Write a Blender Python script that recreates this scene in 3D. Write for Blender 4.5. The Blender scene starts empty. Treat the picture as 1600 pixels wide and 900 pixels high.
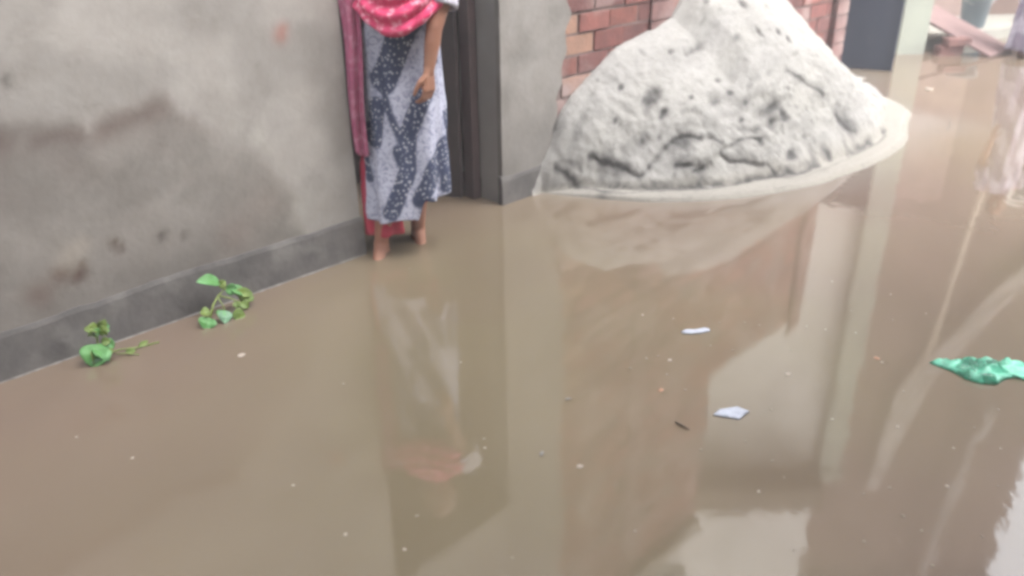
import bpy, bmesh, math, random
import numpy as np
from mathutils import Vector, Matrix
random.seed(7)
S = bpy.context.scene
COL = S.collection
# ---------------------------------------------------------------- camera
cd = bpy.data.cameras.new('camera'); cam = bpy.data.objects.new('camera', cd); COL.objects.link(cam)
cam.matrix_world = Matrix.Translation((0, 0, 1.5)) @ Matrix.Rotation(math.radians(90-26.1), 4, 'X') @ Matrix.Rotation(math.radians(-0.86), 4, 'Z')
cd.sensor_width = 36; cd.lens = 36*1300/1600; cd.clip_end = 600; cd.clip_start = 0.05
cd.dof.use_dof = True; cd.dof.focus_distance = 3.0; cd.dof.aperture_fstop = 1.5
S.camera = cam
# ---------------------------------------------------------------- sky, sun, exposure
SUN_EL, SUN_AZ = 58, 116      # soft light from an overcast sky
w = bpy.data.worlds.new('World'); S.world = w; w.use_nodes = True
nt = w.node_tree; nt.nodes.clear()
sky = nt.nodes.new('ShaderNodeTexSky'); sky.sky_type = 'NISHITA'; sky.sun_disc = False
sky.sun_elevation = math.radians(SUN_EL); sky.sun_rotation = math.radians(SUN_AZ)
sky.air_density = 1.6; sky.dust_density = 6.0; sky.ozone_density = 1.0
hs = nt.nodes.new('ShaderNodeHueSaturation'); hs.inputs['Saturation'].default_value = 0.18
bg = nt.nodes.new('ShaderNodeBackground'); bg.inputs['Strength'].default_value = 0.15
wo = nt.nodes.new('ShaderNodeOutputWorld')
nt.links.new(sky.outputs[0], hs.inputs['Color']); nt.links.new(hs.outputs[0], bg.inputs[0]); nt.links.new(bg.outputs[0], wo.inputs[0])
sl = bpy.data.lights.new('sun', 'SUN'); sl.energy = 0.5; sl.angle = math.radians(35); sl.color = (1, .97, .93)
so = bpy.data.objects.new('sun', sl); COL.objects.link(so)
az = math.radians(SUN_AZ); el = math.radians(SUN_EL)
sd = Vector((math.sin(az)*math.cos(el), math.cos(az)*math.cos(el), math.sin(el)))
so.rotation_euler = sd.to_track_quat('Z', 'Y').to_euler()
S.view_settings.view_transform = 'Standard'; S.view_settings.look = 'None'; S.view_settings.gamma = 1
S.view_settings.use_curve_mapping = False
S.view_settings.exposure = 2.52
S.cycles.use_denoising = True
S.cycles.pixel_filter_type = 'BLACKMAN_HARRIS'; S.cycles.filter_width = 3.4
S.cycles.max_bounces = 8

# ---------------------------------------------------------------- helpers
def vnoise(x, y, seed=0):
    x = np.asarray(x, float); y = np.asarray(y, float)
    xi = np.floor(x).astype(np.int64); yi = np.floor(y).astype(np.int64)
    fx = x-xi; fy = y-yi; fx = fx*fx*(3-2*fx); fy = fy*fy*(3-2*fy)
    def h(a, b):
        n = (a*374761393+b*668265263+seed*1442695041) & 0x7fffffff
        n = ((n ^ (n >> 13))*1274126177) & 0x7fffffff
        return ((n ^ (n >> 16)) & 0xffff)/65535.0
    return (h(xi, yi)*(1-fx)+h(xi+1, yi)*fx)*(1-fy)+(h(xi, yi+1)*(1-fx)+h(xi+1, yi+1)*fx)*fy
def fbm(x, y, seed=0, oct=4):
    t = 0; a = .5; s = 0
    for i in range(oct):
        t = t+a*vnoise(np.asarray(x)*2**i, np.asarray(y)*2**i, seed+i*17); s += a; a *= .5
    return t/s
def sstep(a, b, x):
    t = np.clip((np.asarray(x, float)-a)/(b-a), 0, 1); return t*t*(3-2*t)

def mat(name, c1, c2=None, scale=5., rough=.9, bump=0., bscale=None, c3=None, scale3=2., spec=.3, detail=6, trans=0, attr=None, alpha=1):
    m = bpy.data.materials.new(name); m.use_nodes = True; n = m.node_tree.nodes; L = m.node_tree.links
    p = n['Principled BSDF']; p.inputs['Roughness'].default_value = rough; p.inputs['Specular IOR Level'].default_value = spec
    tc = n.new('ShaderNodeTexCoord')
    def rgb(c):
        r = n.new('ShaderNodeRGB'); r.outputs[0].default_value = (*c, 1); return r.outputs[0]
    def noise(sc, d=detail):
        t = n.new('ShaderNodeTexNoise'); t.inputs['Scale'].default_value = sc; t.inputs['Detail'].default_value = d
        L.new(tc.outputs['Object'], t.inputs['Vector']); return t.outputs['Fac']
    def mix(f, a, b, bt='MIX'):
        x = n.new('ShaderNodeMix'); x.data_type = 'RGBA'; x.blend_type = bt
        if isinstance(f, float): x.inputs[0].default_value = f
        else: L.new(f, x.inputs[0])
        L.new(a, x.inputs[6]); L.new(b, x.inputs[7]); return x.outputs[2]
    def ramp(f, a, b):
        x = n.new('ShaderNodeMapRange'); x.inputs[1].default_value = a; x.inputs[2].default_value = b; L.new(f, x.inputs[0]); return x.outputs[0]
    col = rgb(c1)
    if attr:
        a = n.new('ShaderNodeVertexColor'); a.layer_name = attr; col = a.outputs[0]
    if c2: 
        if attr: col = mix(ramp(noise(scale), .35, .7), col, mix(1.0, col, rgb(c2), 'MULTIPLY'))
        else: col = mix(ramp(noise(scale), .35, .65), col, rgb(c2))
    if c3: col = mix(ramp(noise(scale3), .5, .7), col, rgb(c3))
    L.new(col, p.inputs['Base Color'])
    if bump:
        b = n.new('ShaderNodeBump'); b.inputs['Strength'].default_value = 1; b.inputs['Distance'].default_value = bump
        L.new(noise(bscale or scale*4), b.inputs['Height']); L.new(b.outputs[0], p.inputs['Normal'])
    if trans: p.inputs['Transmission Weight'].default_value = trans
    if alpha < 1: p.inputs['Alpha'].default_value = alpha
    return m

def tag(o, label=None, cat=None, group=None, kind=None):
    if label: o['label'] = label
    if cat: o['category'] = cat
    if group: o['group'] = group
    if kind: o['kind'] = kind
    return o
def thing(name, loc, label, cat, group=None):
    o = bpy.data.objects.new(name, None); COL.objects.link(o); o.location = loc; o.empty_display_size = .1
    return tag(o, label, cat, group)
def rootloc(p):
    v = Vector((0, 0, 0))
    while p is not None: v += p.location; p = p.parent
    return v
def mk(name, V, F, m, parent=None, smooth=False, loc=None):
    """world-space vertices -> one mesh object"""
    base = rootloc(parent) if parent else Vector(loc or (0, 0, 0))
    me = bpy.data.meshes.new(name)
    V = [tuple(Vector(v)-base) for v in V]
    me.from_pydata(V, [], [tuple(f) for f in F]); me.validate()
    bm = bmesh.new(); bm.from_mesh(me); bmesh.ops.recalc_face_normals(bm, faces=bm.faces[:]); bm.to_mesh(me); bm.free()
    if smooth: me.polygons.foreach_set('use_smooth', [True]*len(me.polygons))
    me.materials.append(m)
    o = bpy.data.objects.new(name, me); COL.objects.link(o)
    if parent: o.parent = parent
    else: o.location = base
    return o
class MB:
    def __init__(s): s.V = []; s.F = []; s.C = []
    def add(s, V, F, c=None):
        k = len(s.V); s.V += [tuple(v) for v in V]; s.F += [tuple(i+k for i in f) for f in F]; s.C += [c]*len(V)
    def box(s, P, ax, ay, az_, c=None):
        """corner P, three edge vectors"""
        P, ax, ay, az_ = map(Vector, (P, ax, ay, az_))
        v = [P, P+ax, P+ax+ay, P+ay, P+az_, P+ax+az_, P+ax+ay+az_, P+ay+az_]
        s.add(v, [(0, 3, 2, 1), (4, 5, 6, 7), (0, 1, 5, 4), (1, 2, 6, 5), (2, 3, 7, 6), (3, 0, 4, 7)], c)
    def tube(s, pts, rad, n=8, c=None):
        pts = [Vector(p) for p in pts]
        if not hasattr(rad, '__len__'): rad = [rad]*len(pts)
        V = []; F = []
        for i, p in enumerate(pts):
            t = (pts[min(i+1, len(pts)-1)]-pts[max(i-1, 0)]).normalized()
            u = t.orthogonal().normalized() if i == 0 else (u-t*u.dot(t)).normalized()
            wv = t.cross(u)
            for k in range(n):
                a = 2*math.pi*k/n; V.append(p+(u*math.cos(a)+wv*math.sin(a))*rad[i])
        for i in range(len(pts)-1):
            for k in range(n): F.append((i*n+k, i*n+(k+1) % n, (i+1)*n+(k+1) % n, (i+1)*n+k))
        F.append(tuple(range(n))[::-1]); F.append(tuple((len(pts)-1)*n+k for k in range(n)))
        s.add(V, F, c)
    def build(s, name, m, parent=None, smooth=False, loc=None, col=None):
        o = mk(name, s.V, s.F, m, parent, smooth, loc)
        if col:
            a = o.data.color_attributes.new(col, 'FLOAT_COLOR', 'POINT')
            for i, c in enumerate(s.C): a.data[i].color = (*c, 1)
        return o
def grid(nu, nv, fn):
    V = [fn(i, j) for j in range(nv) for i in range(nu)]
    F = [(j*nu+i, j*nu+i+1, (j+1)*nu+i+1, (j+1)*nu+i) for j in range(nv-1) for i in range(nu-1)]
    return V, F
def setcol(o, name, arr):
    a = o.data.color_attributes.new(name, 'FLOAT_COLOR', 'POINT')
    a.data.foreach_set('color', np.ascontiguousarray(arr, dtype=np.float32).ravel())

# the frontage: s runs along the house wall from the pillar corner, q out of it towards the lane
B0 = np.array([-.04, 4.04]); D = np.array([.7197, .6943]); N = np.array([.6943, -.7197])
def W(s, q, h): p = B0+D*s+N*q; return (float(p[0]), float(p[1]), float(h))
D3 = Vector((D[0], D[1], 0)); N3 = Vector((N[0], N[1], 0)); Z3 = Vector((0, 0, 1))
def wbox(mb, s0, s1, q0, q1, h0, h1, c=None): mb.box(W(s0, q0, h0), D3*(s1-s0), N3*(q1-q0), Z3*(h1-h0), c)

# ---------------------------------------------------------------- ground and water
GZ = -.06
M_mud = mat('mud', (.2, .15, .11), (.15, .12, .09), 1.2)
MB_ = MB(); MB_.add([(-150, -150, GZ), (150, -150, GZ), (150, 150, GZ), (-150, 150, GZ)], [(0, 1, 2, 3)])
tag(MB_.build('ground', M_mud), kind='structure')

# sand pile footprint (s,q) and ridge
FS = np.array([.27, .47, .885, 1.376, 1.9, 2.36, 2.9, 3.2, 3.5, 3.75, 4.0]); FQ = np.array([.02, .5, .83, 1.02, 1.08, 1.06, .94, .68, .42, .2, .0])
RS = np.array([.2, .36, .42, .55, .86, 1.38, 1.54, 1.95, 2.3, 2.6, 3.0, 3.4, 3.75, 4.0]); RH = np.array([.10, .22, .30, .42, .60, .72, .88, .98, .90, .73, .48, .23, .07, .0])

_fs = np.linspace(.27, 4.0, 160); _fq = np.interp(_fs, FS, FQ)
for _ in range(60): _fq[1:-1] = (_fq[:-2]+2*_fq[1:-1]+_fq[2:])/4
FS, FQ = _fs, _fq-.05*np.exp(-((_fs-2.85)/.22)**2)+.11*np.exp(-((_fs-3.3)/.22)**2)
def water_sheet():
    xs = np.concatenate([[-140, -60, -20, -8, -4], np.arange(-3, 6.01, .06), [7, 9, 14, 30, 60, 140]])
    ys = np.concatenate([[-140, -50, -15, -4, -1], np.arange(0, 9.41, .06), [11, 14, 30, 60, 140]])
    X, Y = np.meshgrid(xs, ys); nu, nv = len(xs), len(ys)
    V = [(X[j, i], Y[j, i], 0.0) for j in range(nv) for i in range(nu)]
    F = [(j*nu+i, j*nu+i+1, (j+1)*nu+i+1, (j+1)*nu+i) for j in range(nv-1) for i in range(nu-1)]
    m = bpy.data.materials.new('muddy_water'); m.use_nodes = True; n = m.node_tree.nodes; L = m.node_tree.links
    p = n['Principled BSDF']; p.inputs['Roughness'].default_value = .045; p.inputs['IOR'].default_value = 1.98
    p.inputs['Specular IOR Level'].default_value = .5
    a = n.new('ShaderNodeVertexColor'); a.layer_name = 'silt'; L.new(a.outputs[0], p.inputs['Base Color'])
    tc = n.new('ShaderNodeTexCoord'); no = n.new('ShaderNodeTexNoise'); no.inputs['Scale'].default_value = 9; no.inputs['Detail'].default_value = 3
    mp = n.new('ShaderNodeMapping'); mp.inputs['Scale'].default_value = (1, .6, 1)
    L.new(tc.outputs['Object'], mp.inputs[0]); L.new(mp.outputs[0], no.inputs['Vector'])
    b = n.new('ShaderNodeBump'); b.inputs['Strength'].default_value = 1; b.inputs['Distance'].default_value = .0007
    # two faint ring ripples
    L.new(no.outputs[0], b.inputs['Height']); L.new(b.outputs[0], p.inputs['Normal'])
    o = mk('water', V, F, m, smooth=True); tag(o, kind='structure')
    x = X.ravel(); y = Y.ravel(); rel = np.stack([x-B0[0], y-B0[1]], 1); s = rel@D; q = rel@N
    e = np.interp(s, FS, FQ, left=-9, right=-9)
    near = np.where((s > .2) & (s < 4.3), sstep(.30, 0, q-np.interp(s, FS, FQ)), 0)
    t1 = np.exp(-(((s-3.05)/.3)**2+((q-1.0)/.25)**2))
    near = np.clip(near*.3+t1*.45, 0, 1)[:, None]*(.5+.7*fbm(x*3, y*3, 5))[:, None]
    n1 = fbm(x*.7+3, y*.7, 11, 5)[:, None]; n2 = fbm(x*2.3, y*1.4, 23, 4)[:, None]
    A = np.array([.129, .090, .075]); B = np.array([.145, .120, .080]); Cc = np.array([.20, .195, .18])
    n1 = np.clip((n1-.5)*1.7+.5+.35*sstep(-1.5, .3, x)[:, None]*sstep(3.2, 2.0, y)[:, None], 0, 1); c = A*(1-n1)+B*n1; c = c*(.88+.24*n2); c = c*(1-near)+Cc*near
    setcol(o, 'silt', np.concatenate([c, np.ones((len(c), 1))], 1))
water_sheet()

# ---------------------------------------------------------------- the house on the left
M_wall = mat('stained_plaster', (.3,)*3, (.88, .87, .86), 7, .95, .0018, 40, attr='stain', detail=9)
M_plinth = mat('damp_cement', (.11, .103, .10), (.075, .071, .07), 9, .8, .003, 34, c3=(.155, .148, .142), scale3=6, detail=9)
M_grey = mat('grey_plaster', (.27, .26, .25), (.22, .21, .2), 3, .95, .003, 30)
M_slab = mat('roof_cement', (.24, .22, .19), (.18, .165, .15), 2, .9)
house = thing('house', W(-.9, 0, 0), 'grey cement plastered house wall with a brown damp stain and an open doorway', 'house')

def stain_cols(s, h):
    n1 = fbm(s*3, h*3, 3, 5); n2 = fbm(s*9, h*9, 9, 5); n3 = fbm(s*1.3+7, h*1.3, 31, 3); n4 = fbm(s*28, h*28, 41, 3)
    up = np.array([.37, .355, .34]); damp = np.array([.25, .235, .22]); brown = np.array([.21, .17, .155]); pale = np.array([.42, .41, .38])
    c = np.ones(s.shape+(1,))*up; c = c*(.86+.3*n3[..., None])
    # damp zone below the line, ending in a curved salt edge on the right
    line = np.interp(s, [-6, -2.15, -1.9, -1.61, -1.49, -1.3, -1.2, -1.12], [.9, .83, .80, .84, .74, .62, .45, .10])
    line = line+.09*(n1-.5)+.05*(n2-.5)
    z = sstep(.05, -.12, h-line)*(.6+.55*n1)
    z = np.clip(z, 0, 1)[..., None]; c = c*(1-z)+damp*z
    # brown ragged band hanging from the line
    bnd = np.exp(-((h-line+.035)/.045)**2)*sstep(-1.42, -1.62, s)*sstep(.25, .6, n2+.15)
    bnd = np.clip(bnd*1.0, 0, 1)[..., None]; c = c*(1-bnd*.8)+brown*.75*bnd*.8
    b2 = (sstep(-1.45, -1.75, s)*sstep(.48, .75, h)*sstep(.03, -.05, h-line)*sstep(.35, .6, n1))[..., None]; c = c*(1-b2*.5)+brown*b2*.5
    # salt edge
    ed = np.exp(-((h-line-.01)/.05)**2)*sstep(-1.52, -1.28, s)*sstep(.3, .65, n2); ed = np.clip(ed, 0, 1)[..., None]*.6
    c = c*(1-ed)+pale*ed
    ed2 = np.exp(-((h-.27)/.1)**2-((s+1.2)/.13)**2)*sstep(.3, .6, n2); c = c*(1-ed2[..., None]*.6)+pale*ed2[..., None]*.6
    # broken spots, a smear of red paint
    for (ps, ph, r, col, k) in [(-1.9, .37, .022, (.10, .07, .05), .8), (-1.88, .345, .016, (.09, .06, .05), .8), (-1.73, .345, .018, (.07, .055, .05), .9), (-1.65, .325, .014, (.08, .06, .05), .8),
            (-2.09, .31, .035, (.12, .07, .05), .7), (-2.035, .285, .028, (.09, .05, .035), .9), (-2.02, .32, .02, (.11, .07, .05), .8), (-2.17, .26, .05, (.17, .12, .1), .6), (-2.05, .36, .045, (.38, .35, .31), .7), (-2.0, .39, .03, (.38, .35, .31), .6),
            (-1.14, .985, .03, (.42, .15, .12), .6), (-1.125, 1.01, .022, (.42, .17, .14), .5), (-1.24, .88, .012, (.12, .12, .12), .6), (-2.09, .97, .02, (.12, .11, .1), .7), (-1.45, .27, .08, (.2, .15, .13), .4), (-1.3, .35, .1, (.2, .16, .14), .35)]:
        d = np.hypot(s-ps+.02*(n4-.5), (h-ph)+.02*(n2-.5))/r; f = (k*np.exp(-d**2.2))[..., None]; c = c*(1-f)+np.array(col)*f
    bl = fbm(s*5.5+4, h*5.5, 83, 5); c = c*(.90+.20*sstep(.3, .7, bl))[..., None]; ck = 1-np.abs(2*fbm(s*2.1+9, h*2.1, 87, 5)-1); ck = (sstep(.975, 1.0, ck)*sstep(.5, .62, n3)*.06)[..., None]; c = c*(1-ck)
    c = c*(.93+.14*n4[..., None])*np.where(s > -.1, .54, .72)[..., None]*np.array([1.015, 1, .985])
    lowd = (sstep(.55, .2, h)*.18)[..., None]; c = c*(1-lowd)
    return c
def skin(name, s0, s1, h0, h1, q, parent, m, step=.02, smax=None):
    ns = int((s1-s0)/step)+1; nh = int((h1-h0)/step)+1
    ss = np.linspace(s0, s1, ns); hh = np.linspace(h0, h1, nh); SS, HH = np.meshgrid(ss, hh)
    if smax is not None:
        mx = smax(HH); SS = s0+(SS-s0)/(s1-s0)*(mx-s0)
    Q = q+.006*(fbm(SS*2.5, HH*2.5, 77, 3)-.5)+.002*(fbm(SS*14, HH*14, 78, 3)-.5)
    # round off the free edges
    P = B0[None, None]+D*SS[..., None]+N*Q[..., None]
    V = np.concatenate([P, HH[..., None]], 2).reshape(-1, 3)
    F = [(j*ns+i, j*ns+i+1, (j+1)*ns+i+1, (j+1)*ns+i) for j in range(nh-1) for i in range(ns-1)]
    # rim folded back to a thickness
    rim = [i for i in range(ns)]+[j*ns+ns-1 for j in range(1, nh)]+[(nh-1)*ns+i for i in range(ns-2, -1, -1)]+[j*ns for j in range(nh-2, 0, -1)]
    k = len(V); VB = V[rim]-np.array([N[0], N[1], 0])*.035; V = np.concatenate([V, VB])
    R = len(rim); F += [(rim[i], rim[(i+1) % R], k+(i+1) % R, k+i) for i in range(R)]
    o = mk(name, V, F, m, parent, smooth=False)
    c = stain_cols(SS, HH).reshape(-1, 3); c = np.concatenate([c, c[rim]]); setcol(o, 'stain', np.concatenate([c, np.ones((len(c), 1))], 1))
    return o
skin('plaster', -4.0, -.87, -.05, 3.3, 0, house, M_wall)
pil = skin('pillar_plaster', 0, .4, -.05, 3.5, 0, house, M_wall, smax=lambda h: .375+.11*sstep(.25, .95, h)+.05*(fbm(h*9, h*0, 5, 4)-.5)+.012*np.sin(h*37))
m_ = MB()
wbox(m_, -9, -.87, -.16, -.03, -.1, 3.5); wbox(m_, -9, -4.003, -.03, 0, -.1, 3.5)          # masonry behind the plaster
wbox(m_, 0, .36, -.16, -.03, -.1, 3.55); wbox(m_, -.87, 0, -.16, -.005, 2.0, 3.5)
wbox(m_, -9, .30, -3.0, -2.9, -.1, 3.5); wbox(m_, .22, .32, -2.9, -.16, -.1, 3.5); wbox(m_, -9, -8.9, -2.9, -.16, -.1, 3.5)
m_.build('wall', M_grey, house)
m_ = MB(); wbox(m_, -9.1, 2.25, -3.1, .03, 3.5, 3.62); m_.build('roof', M_slab, house)
up_ = thing('upper_storey_blocker', W(-4, -1.6, 3.62), 'unseen grey upper storey added on the left house roof to block sky light', 'house')  # unseen storey, added to shut out part of the sky light
m_ = MB(); wbox(m_, -9, .7, -3.0, -.35, 3.625, 6.6); m_.build('wall', M_grey, up_)
m_ = MB(); wbox(m_, -9.1, .8, -3.1, -.2, 6.603, 6.72); m_.build('roof', M_slab, up_)
M_opp = mat('blocker_plaster', (.30, .26, .23), (.24, .21, .19), 2, .95)
for (s0, s1, q0, hh, lb_) in ((-9, -2.4, 4.3, 6.8, 'unseen brownish house added across the lane to block sky, behind left of viewpoint'), (-2.3, 2.6, 4.6, 7.6, 'unseen brownish house added across the lane to block sky, directly behind viewpoint')):  # unseen houses, added so less sky light reaches the lane
    oh = thing('lane_sky_blocker', W((s0+s1)/2, q0, 0), lb_, 'house')
    m_ = MB(); wbox(m_, s0, s1, q0, q0+3, -.1, hh); m_.build('wall', M_opp, oh)
    m_ = MB(); wbox(m_, s0-.1, s1+.1, q0-.25, q0+3.1, hh+.003, hh+.13); m_.build('roof', M_slab, oh)
    for k in range(2):
        sw = s0+(s1-s0)*(.28+.44*k)
        f_ = MB(); wbox(f_, sw-.5, sw+.5, q0-.04, q0-.003, 1.2, 2.2); fo = f_.build('window', M_slab, oh)
        f_ = MB(); wbox(f_, sw-.43, sw+.43, q0-.046, q0-.041, 1.27, 2.13); f_.build('pane', mat('dark_pane', (.03, .03, .035), rough=.2), fo)
# plinth: a damp band of cement along the foot of the wall
def plinth(s0, s1, top, hgt=.18, parent=house):
    ns = int((s1-s0)/.03)+1; V = []; F = []
    for i in range(ns):
        s = s0+(s1-s0)*i/(ns-1); t = hgt+.012*(float(fbm(s*4, 0, 4))-.5)*2+.01*(float(fbm(s*19, 0, 8))-.5); b = .004*(float(fbm(s*9, 3, 2))-.5)
        for q, h in ((-.02, -.05), (.014+b, -.05), (.012+b, .05), (.009+b, t-.02), (.004+b, t-.002), (-.02, t)): V.append(W(s, q, h))
    for i in range(ns-1):
        for k in range(6): F.append((i*6+k, i*6+(k+1) % 6, (i+1)*6+(k+1) % 6, (i+1)*6+k))
    F.append(tuple(range(6))); F.append(tuple((ns-1)*6+k for k in range(6))[::-1])
    return mk('plinth', V, F, M_plinth, parent, smooth=False)
plinth(-9, -.862, 0)
plinth(-.012, .36, 0, .15)
M_dark = mat('dark_wood', (.075, .055, .055), (.05, .04, .042), 6, .7)
M_frame = mat('door_frame_wood', (.10, .068, .068), (.075, .055, .055), 8, .7)
m_ = MB()
wbox(m_, -.05, -.002, -.235, -.165, GZ, 1.98); wbox(m_, -.868, -.82, -.235, -.165, GZ, 1.98); wbox(m_, -.868, -.002, -.235, -.165, 1.98, 2.05)
m_.build('door_frame', M_frame, house)
# door leaf swung inwards
leaf = MB(); hp = Vector(W(-.055, -.24, GZ+.02)); dr = (-N3*.93-D3*.36).normalized(); nr = Vector((-dr.y, dr.x, 0))
leaf.box(hp, dr*.72, nr*.035, Z3*1.96)
for z in (.12, .75, 1.35): leaf.box(hp+dr*.08+nr*.036+Z3*z, dr*.56, nr*.01, Z3*.5)
lf = leaf.build('door_leaf', M_dark, house)
hd = MB(); c0 = hp+dr*.63+nr*.045+Z3*1.05; hd.tube([c0, c0+nr*.035, c0+nr*.035+Z3*.11, c0+Z3*.11], .006); hd.build('handle', mat('dull_steel', (.3, .3, .3), rough=.4), lf)

# scum line of foam along the foot of the wall
M_foam = mat('pale_scum', (.22, .21, .20), (.13, .12, .11), 30, .7)
V = []; F = []; nn = 460
for i in range(nn):
    s = -4.6+(4.6-.87)*i/(nn-1); wdt = .001+.010*max(0, float(fbm(s*22, 1, 12, 4))-.38)*1.8+.002*random.random()
    V += [W(s, .012, .001), W(s, .013, .004), W(s, .013+wdt, .0035), W(s, .014+wdt, .0012)]
for i in range(nn-1):
    for k in range(3): F.append((i*4+k, i*4+k+1, (i+1)*4+k+1, (i+1)*4+k))
tag(mk('foam_line', V, F, M_foam), 'thin pale scum line where the plinth meets the water', 'foam', kind='stuff')

# ---------------------------------------------------------------- brick wall
M_brick = mat('dusty_brick', (.3, .14, .13), (.74, .8, .82), 14, .95, .004, 60, c3=(.27, .205, .195), scale3=3.1, attr='tint', detail=8)
M_mortar = mat('mortar', (.17, .125, .115), (.12, .09, .085), 12, .95, .004, 50)
bw = thing('brick_wall', W(2, 0, 0), 'dusty red brick wall rising behind the pale sand pile', 'brick wall')
CH = .105; BL = .25; mo = MB(); br = MB()
wbox(mo, .36, 2.25, -.16, -.026, -.1, 3.6); wbox(mo, 2.25, 3.5, -.16, -.026, -.1, 2.05)
mo.build('mortar_core', M_mortar, bw)
rr = random.Random(3)
for r in range(35):
    h = -.06+r*CH; end = 2.25 if h > 1.95 else 3.42; s = .33+(BL/2 if r % 2 else 0)
    first = True
    while s < end:
        L_ = BL if not (first and r % 2) else BL
        e = min(s+L_, end)
        if e-s > .05:
            g = rr.uniform(.010, .02); j = rr.uniform(-.010, .003); cc = rr.choice([(.20, .082, .072), (.175, .072, .065), (.22, .090, .076), (.145, .068, .064), (.20, .105, .093)])
            k = rr.uniform(.85, 1.12)
            if first and h < 1.5 and rr.random() < .4: cc = (.30, .175, .13)
            c = tuple(v*k for v in cc)
            tq = -.017+j
            P = Vector(W(s+g/2, -.06, h+g/2)); br.box(P, D3*(e-s-g)+N3*rr.uniform(-.003, .003), N3*(.06+tq), Z3*(CH-g-rr.uniform(0, .004))+N3*rr.uniform(-.002, .002), c)
        s = e; first = False
br.build('bricks', M_brick, bw, col='tint')
def pier(s0, s1, q1, top):
    p = MB(); n = 0; h = -.06
    while h < top:
        k = rr.uniform(.75, .95); p.box(W(s0+rr.uniform(-.003, .003), -.02, h), D3*(s1-s0), N3*(q1+.02), Z3*(CH-.012), (.20*k, .112*k, .106*k))
        h += CH
    o = p.build('pier', M_brick, bw, col='tint')
    c = MB(); wbox(c, s0+.008, s1-.008, -.02, q1-.008, -.06, top-.01); c.build('mortar', M_mortar, o)
pier(1.19, 1.38, -.007, 3.5); pier(3.42, 3.60, .02, 2.08)

# ---------------------------------------------------------------- sand pile
M_sand = bpy.data.materials.new('pale_sand'); M_sand.use_nodes = True
n = M_sand.node_tree.nodes; L = M_sand.node_tree.links; p = n['Principled BSDF']; p.inputs['Roughness'].default_value = .95; p.inputs['Specular IOR Level'].default_value = .15
a = n.new('ShaderNodeVertexColor'); a.layer_name = 'damp'; tc = n.new('ShaderNodeTexCoord'); no = n.new('ShaderNodeTexNoise'); no.inputs['Scale'].default_value = 38; no.inputs['Detail'].default_value = 8; no.inputs['Roughness'].default_value = .7  # sand colour layer: damp tones plus painted crevice shade
mr = n.new('ShaderNodeMapRange'); mr.inputs[1].default_value = .3; mr.inputs[2].default_value = .7; mr.inputs[3].default_value = .86; mr.inputs[4].default_value = 1.08
mx = n.new('ShaderNodeMix'); mx.data_type = 'RGBA'; mx.blend_type = 'MULTIPLY'; mx.inputs[0].default_value = 1
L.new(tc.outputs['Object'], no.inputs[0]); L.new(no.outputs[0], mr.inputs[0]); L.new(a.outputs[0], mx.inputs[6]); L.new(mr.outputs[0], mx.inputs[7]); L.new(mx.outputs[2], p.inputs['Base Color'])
b = n.new('ShaderNodeBump'); b.inputs['Distance'].default_value = .006; b.inputs['Strength'].default_value = 1; L.new(no.outputs[0], b.inputs['Height']); L.new(b.outputs[0], p.inputs['Normal'])

SLN = [([(0.335,0.042),(0.364,0.097),(0.385,0.158),(0.432,0.249),(0.445,0.305),(0.48,0.351),(0.503,0.386),(0.596,0.46),(0.687,0.538),(0.803,0.626),(0.917,0.697),(1.099,0.768)],0.0099,0.9),([(0.466,0.171),(0.518,0.259),(0.575,0.343),(0.602,0.409),(0.685,0.426),(0.776,0.436),(0.88,0.459),(0.916,0.474),(0.973,0.518)],0.0142,0.75),([(0.773,0.506),(0.828,0.548),(0.902,0.608),(0.832,0.578)],0.0139,0.85),([(1.024,0.612),(1.059,0.674),(1.145,0.731),(1.24,0.785),(1.263,0.824)],0.0119,0.8),([(1.024,0.612),(1.126,0.624),(1.254,0.661),(1.293,0.688)],0.0111,0.6),([(1.229,0.601),(1.339,0.654),(1.483,0.675)],0.021,0.45),([(1.021,0.526),(1.054,0.589)],0.0144,0.5),([(0.833,0.621),(0.864,0.662)],0.0104,0.7),([(0.641,0.465),(0.716,0.533)],0.0129,0.6),([(0.399,0.167),(0.437,0.245)],0.0076,0.5),([(0.335,0.042),(0.376,0.073),(0.425,0.164)],0.0077,0.5),([(1.294,0.86),(1.371,0.895)],0.0084,0.7),([(1.268,0.82),(1.345,0.841),(1.424,0.867)],0.0113,0.5),([(1.772,0.543),(1.833,0.589),(1.936,0.698)],0.0331,0.7),([(2.011,0.778),(2.07,0.862)],0.0491,0.6),([(1.986,0.944),(2.319,0.938),(2.494,0.893)],0.0132,0.7),([(1.379,0.864),(1.567,0.891)],0.0169,0.6),([(1.308,0.816),(1.387,0.895),(1.261,0.837)],0.0108,0.5),([(2.306,0.68),(2.493,0.676)],0.0165,0.5),([(1.932,0.916),(2.037,0.951)],0.0137,0.5),([(1.245,0.813),(1.346,0.92),(1.618,0.944),(1.886,0.95),(2.244,0.943)],0.0095,0.45),([(1.922,0.886),(1.894,0.933)],0.0149,0.5),([(1.695,0.561),(1.623,0.576)],0.0202,0.5)]
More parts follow.
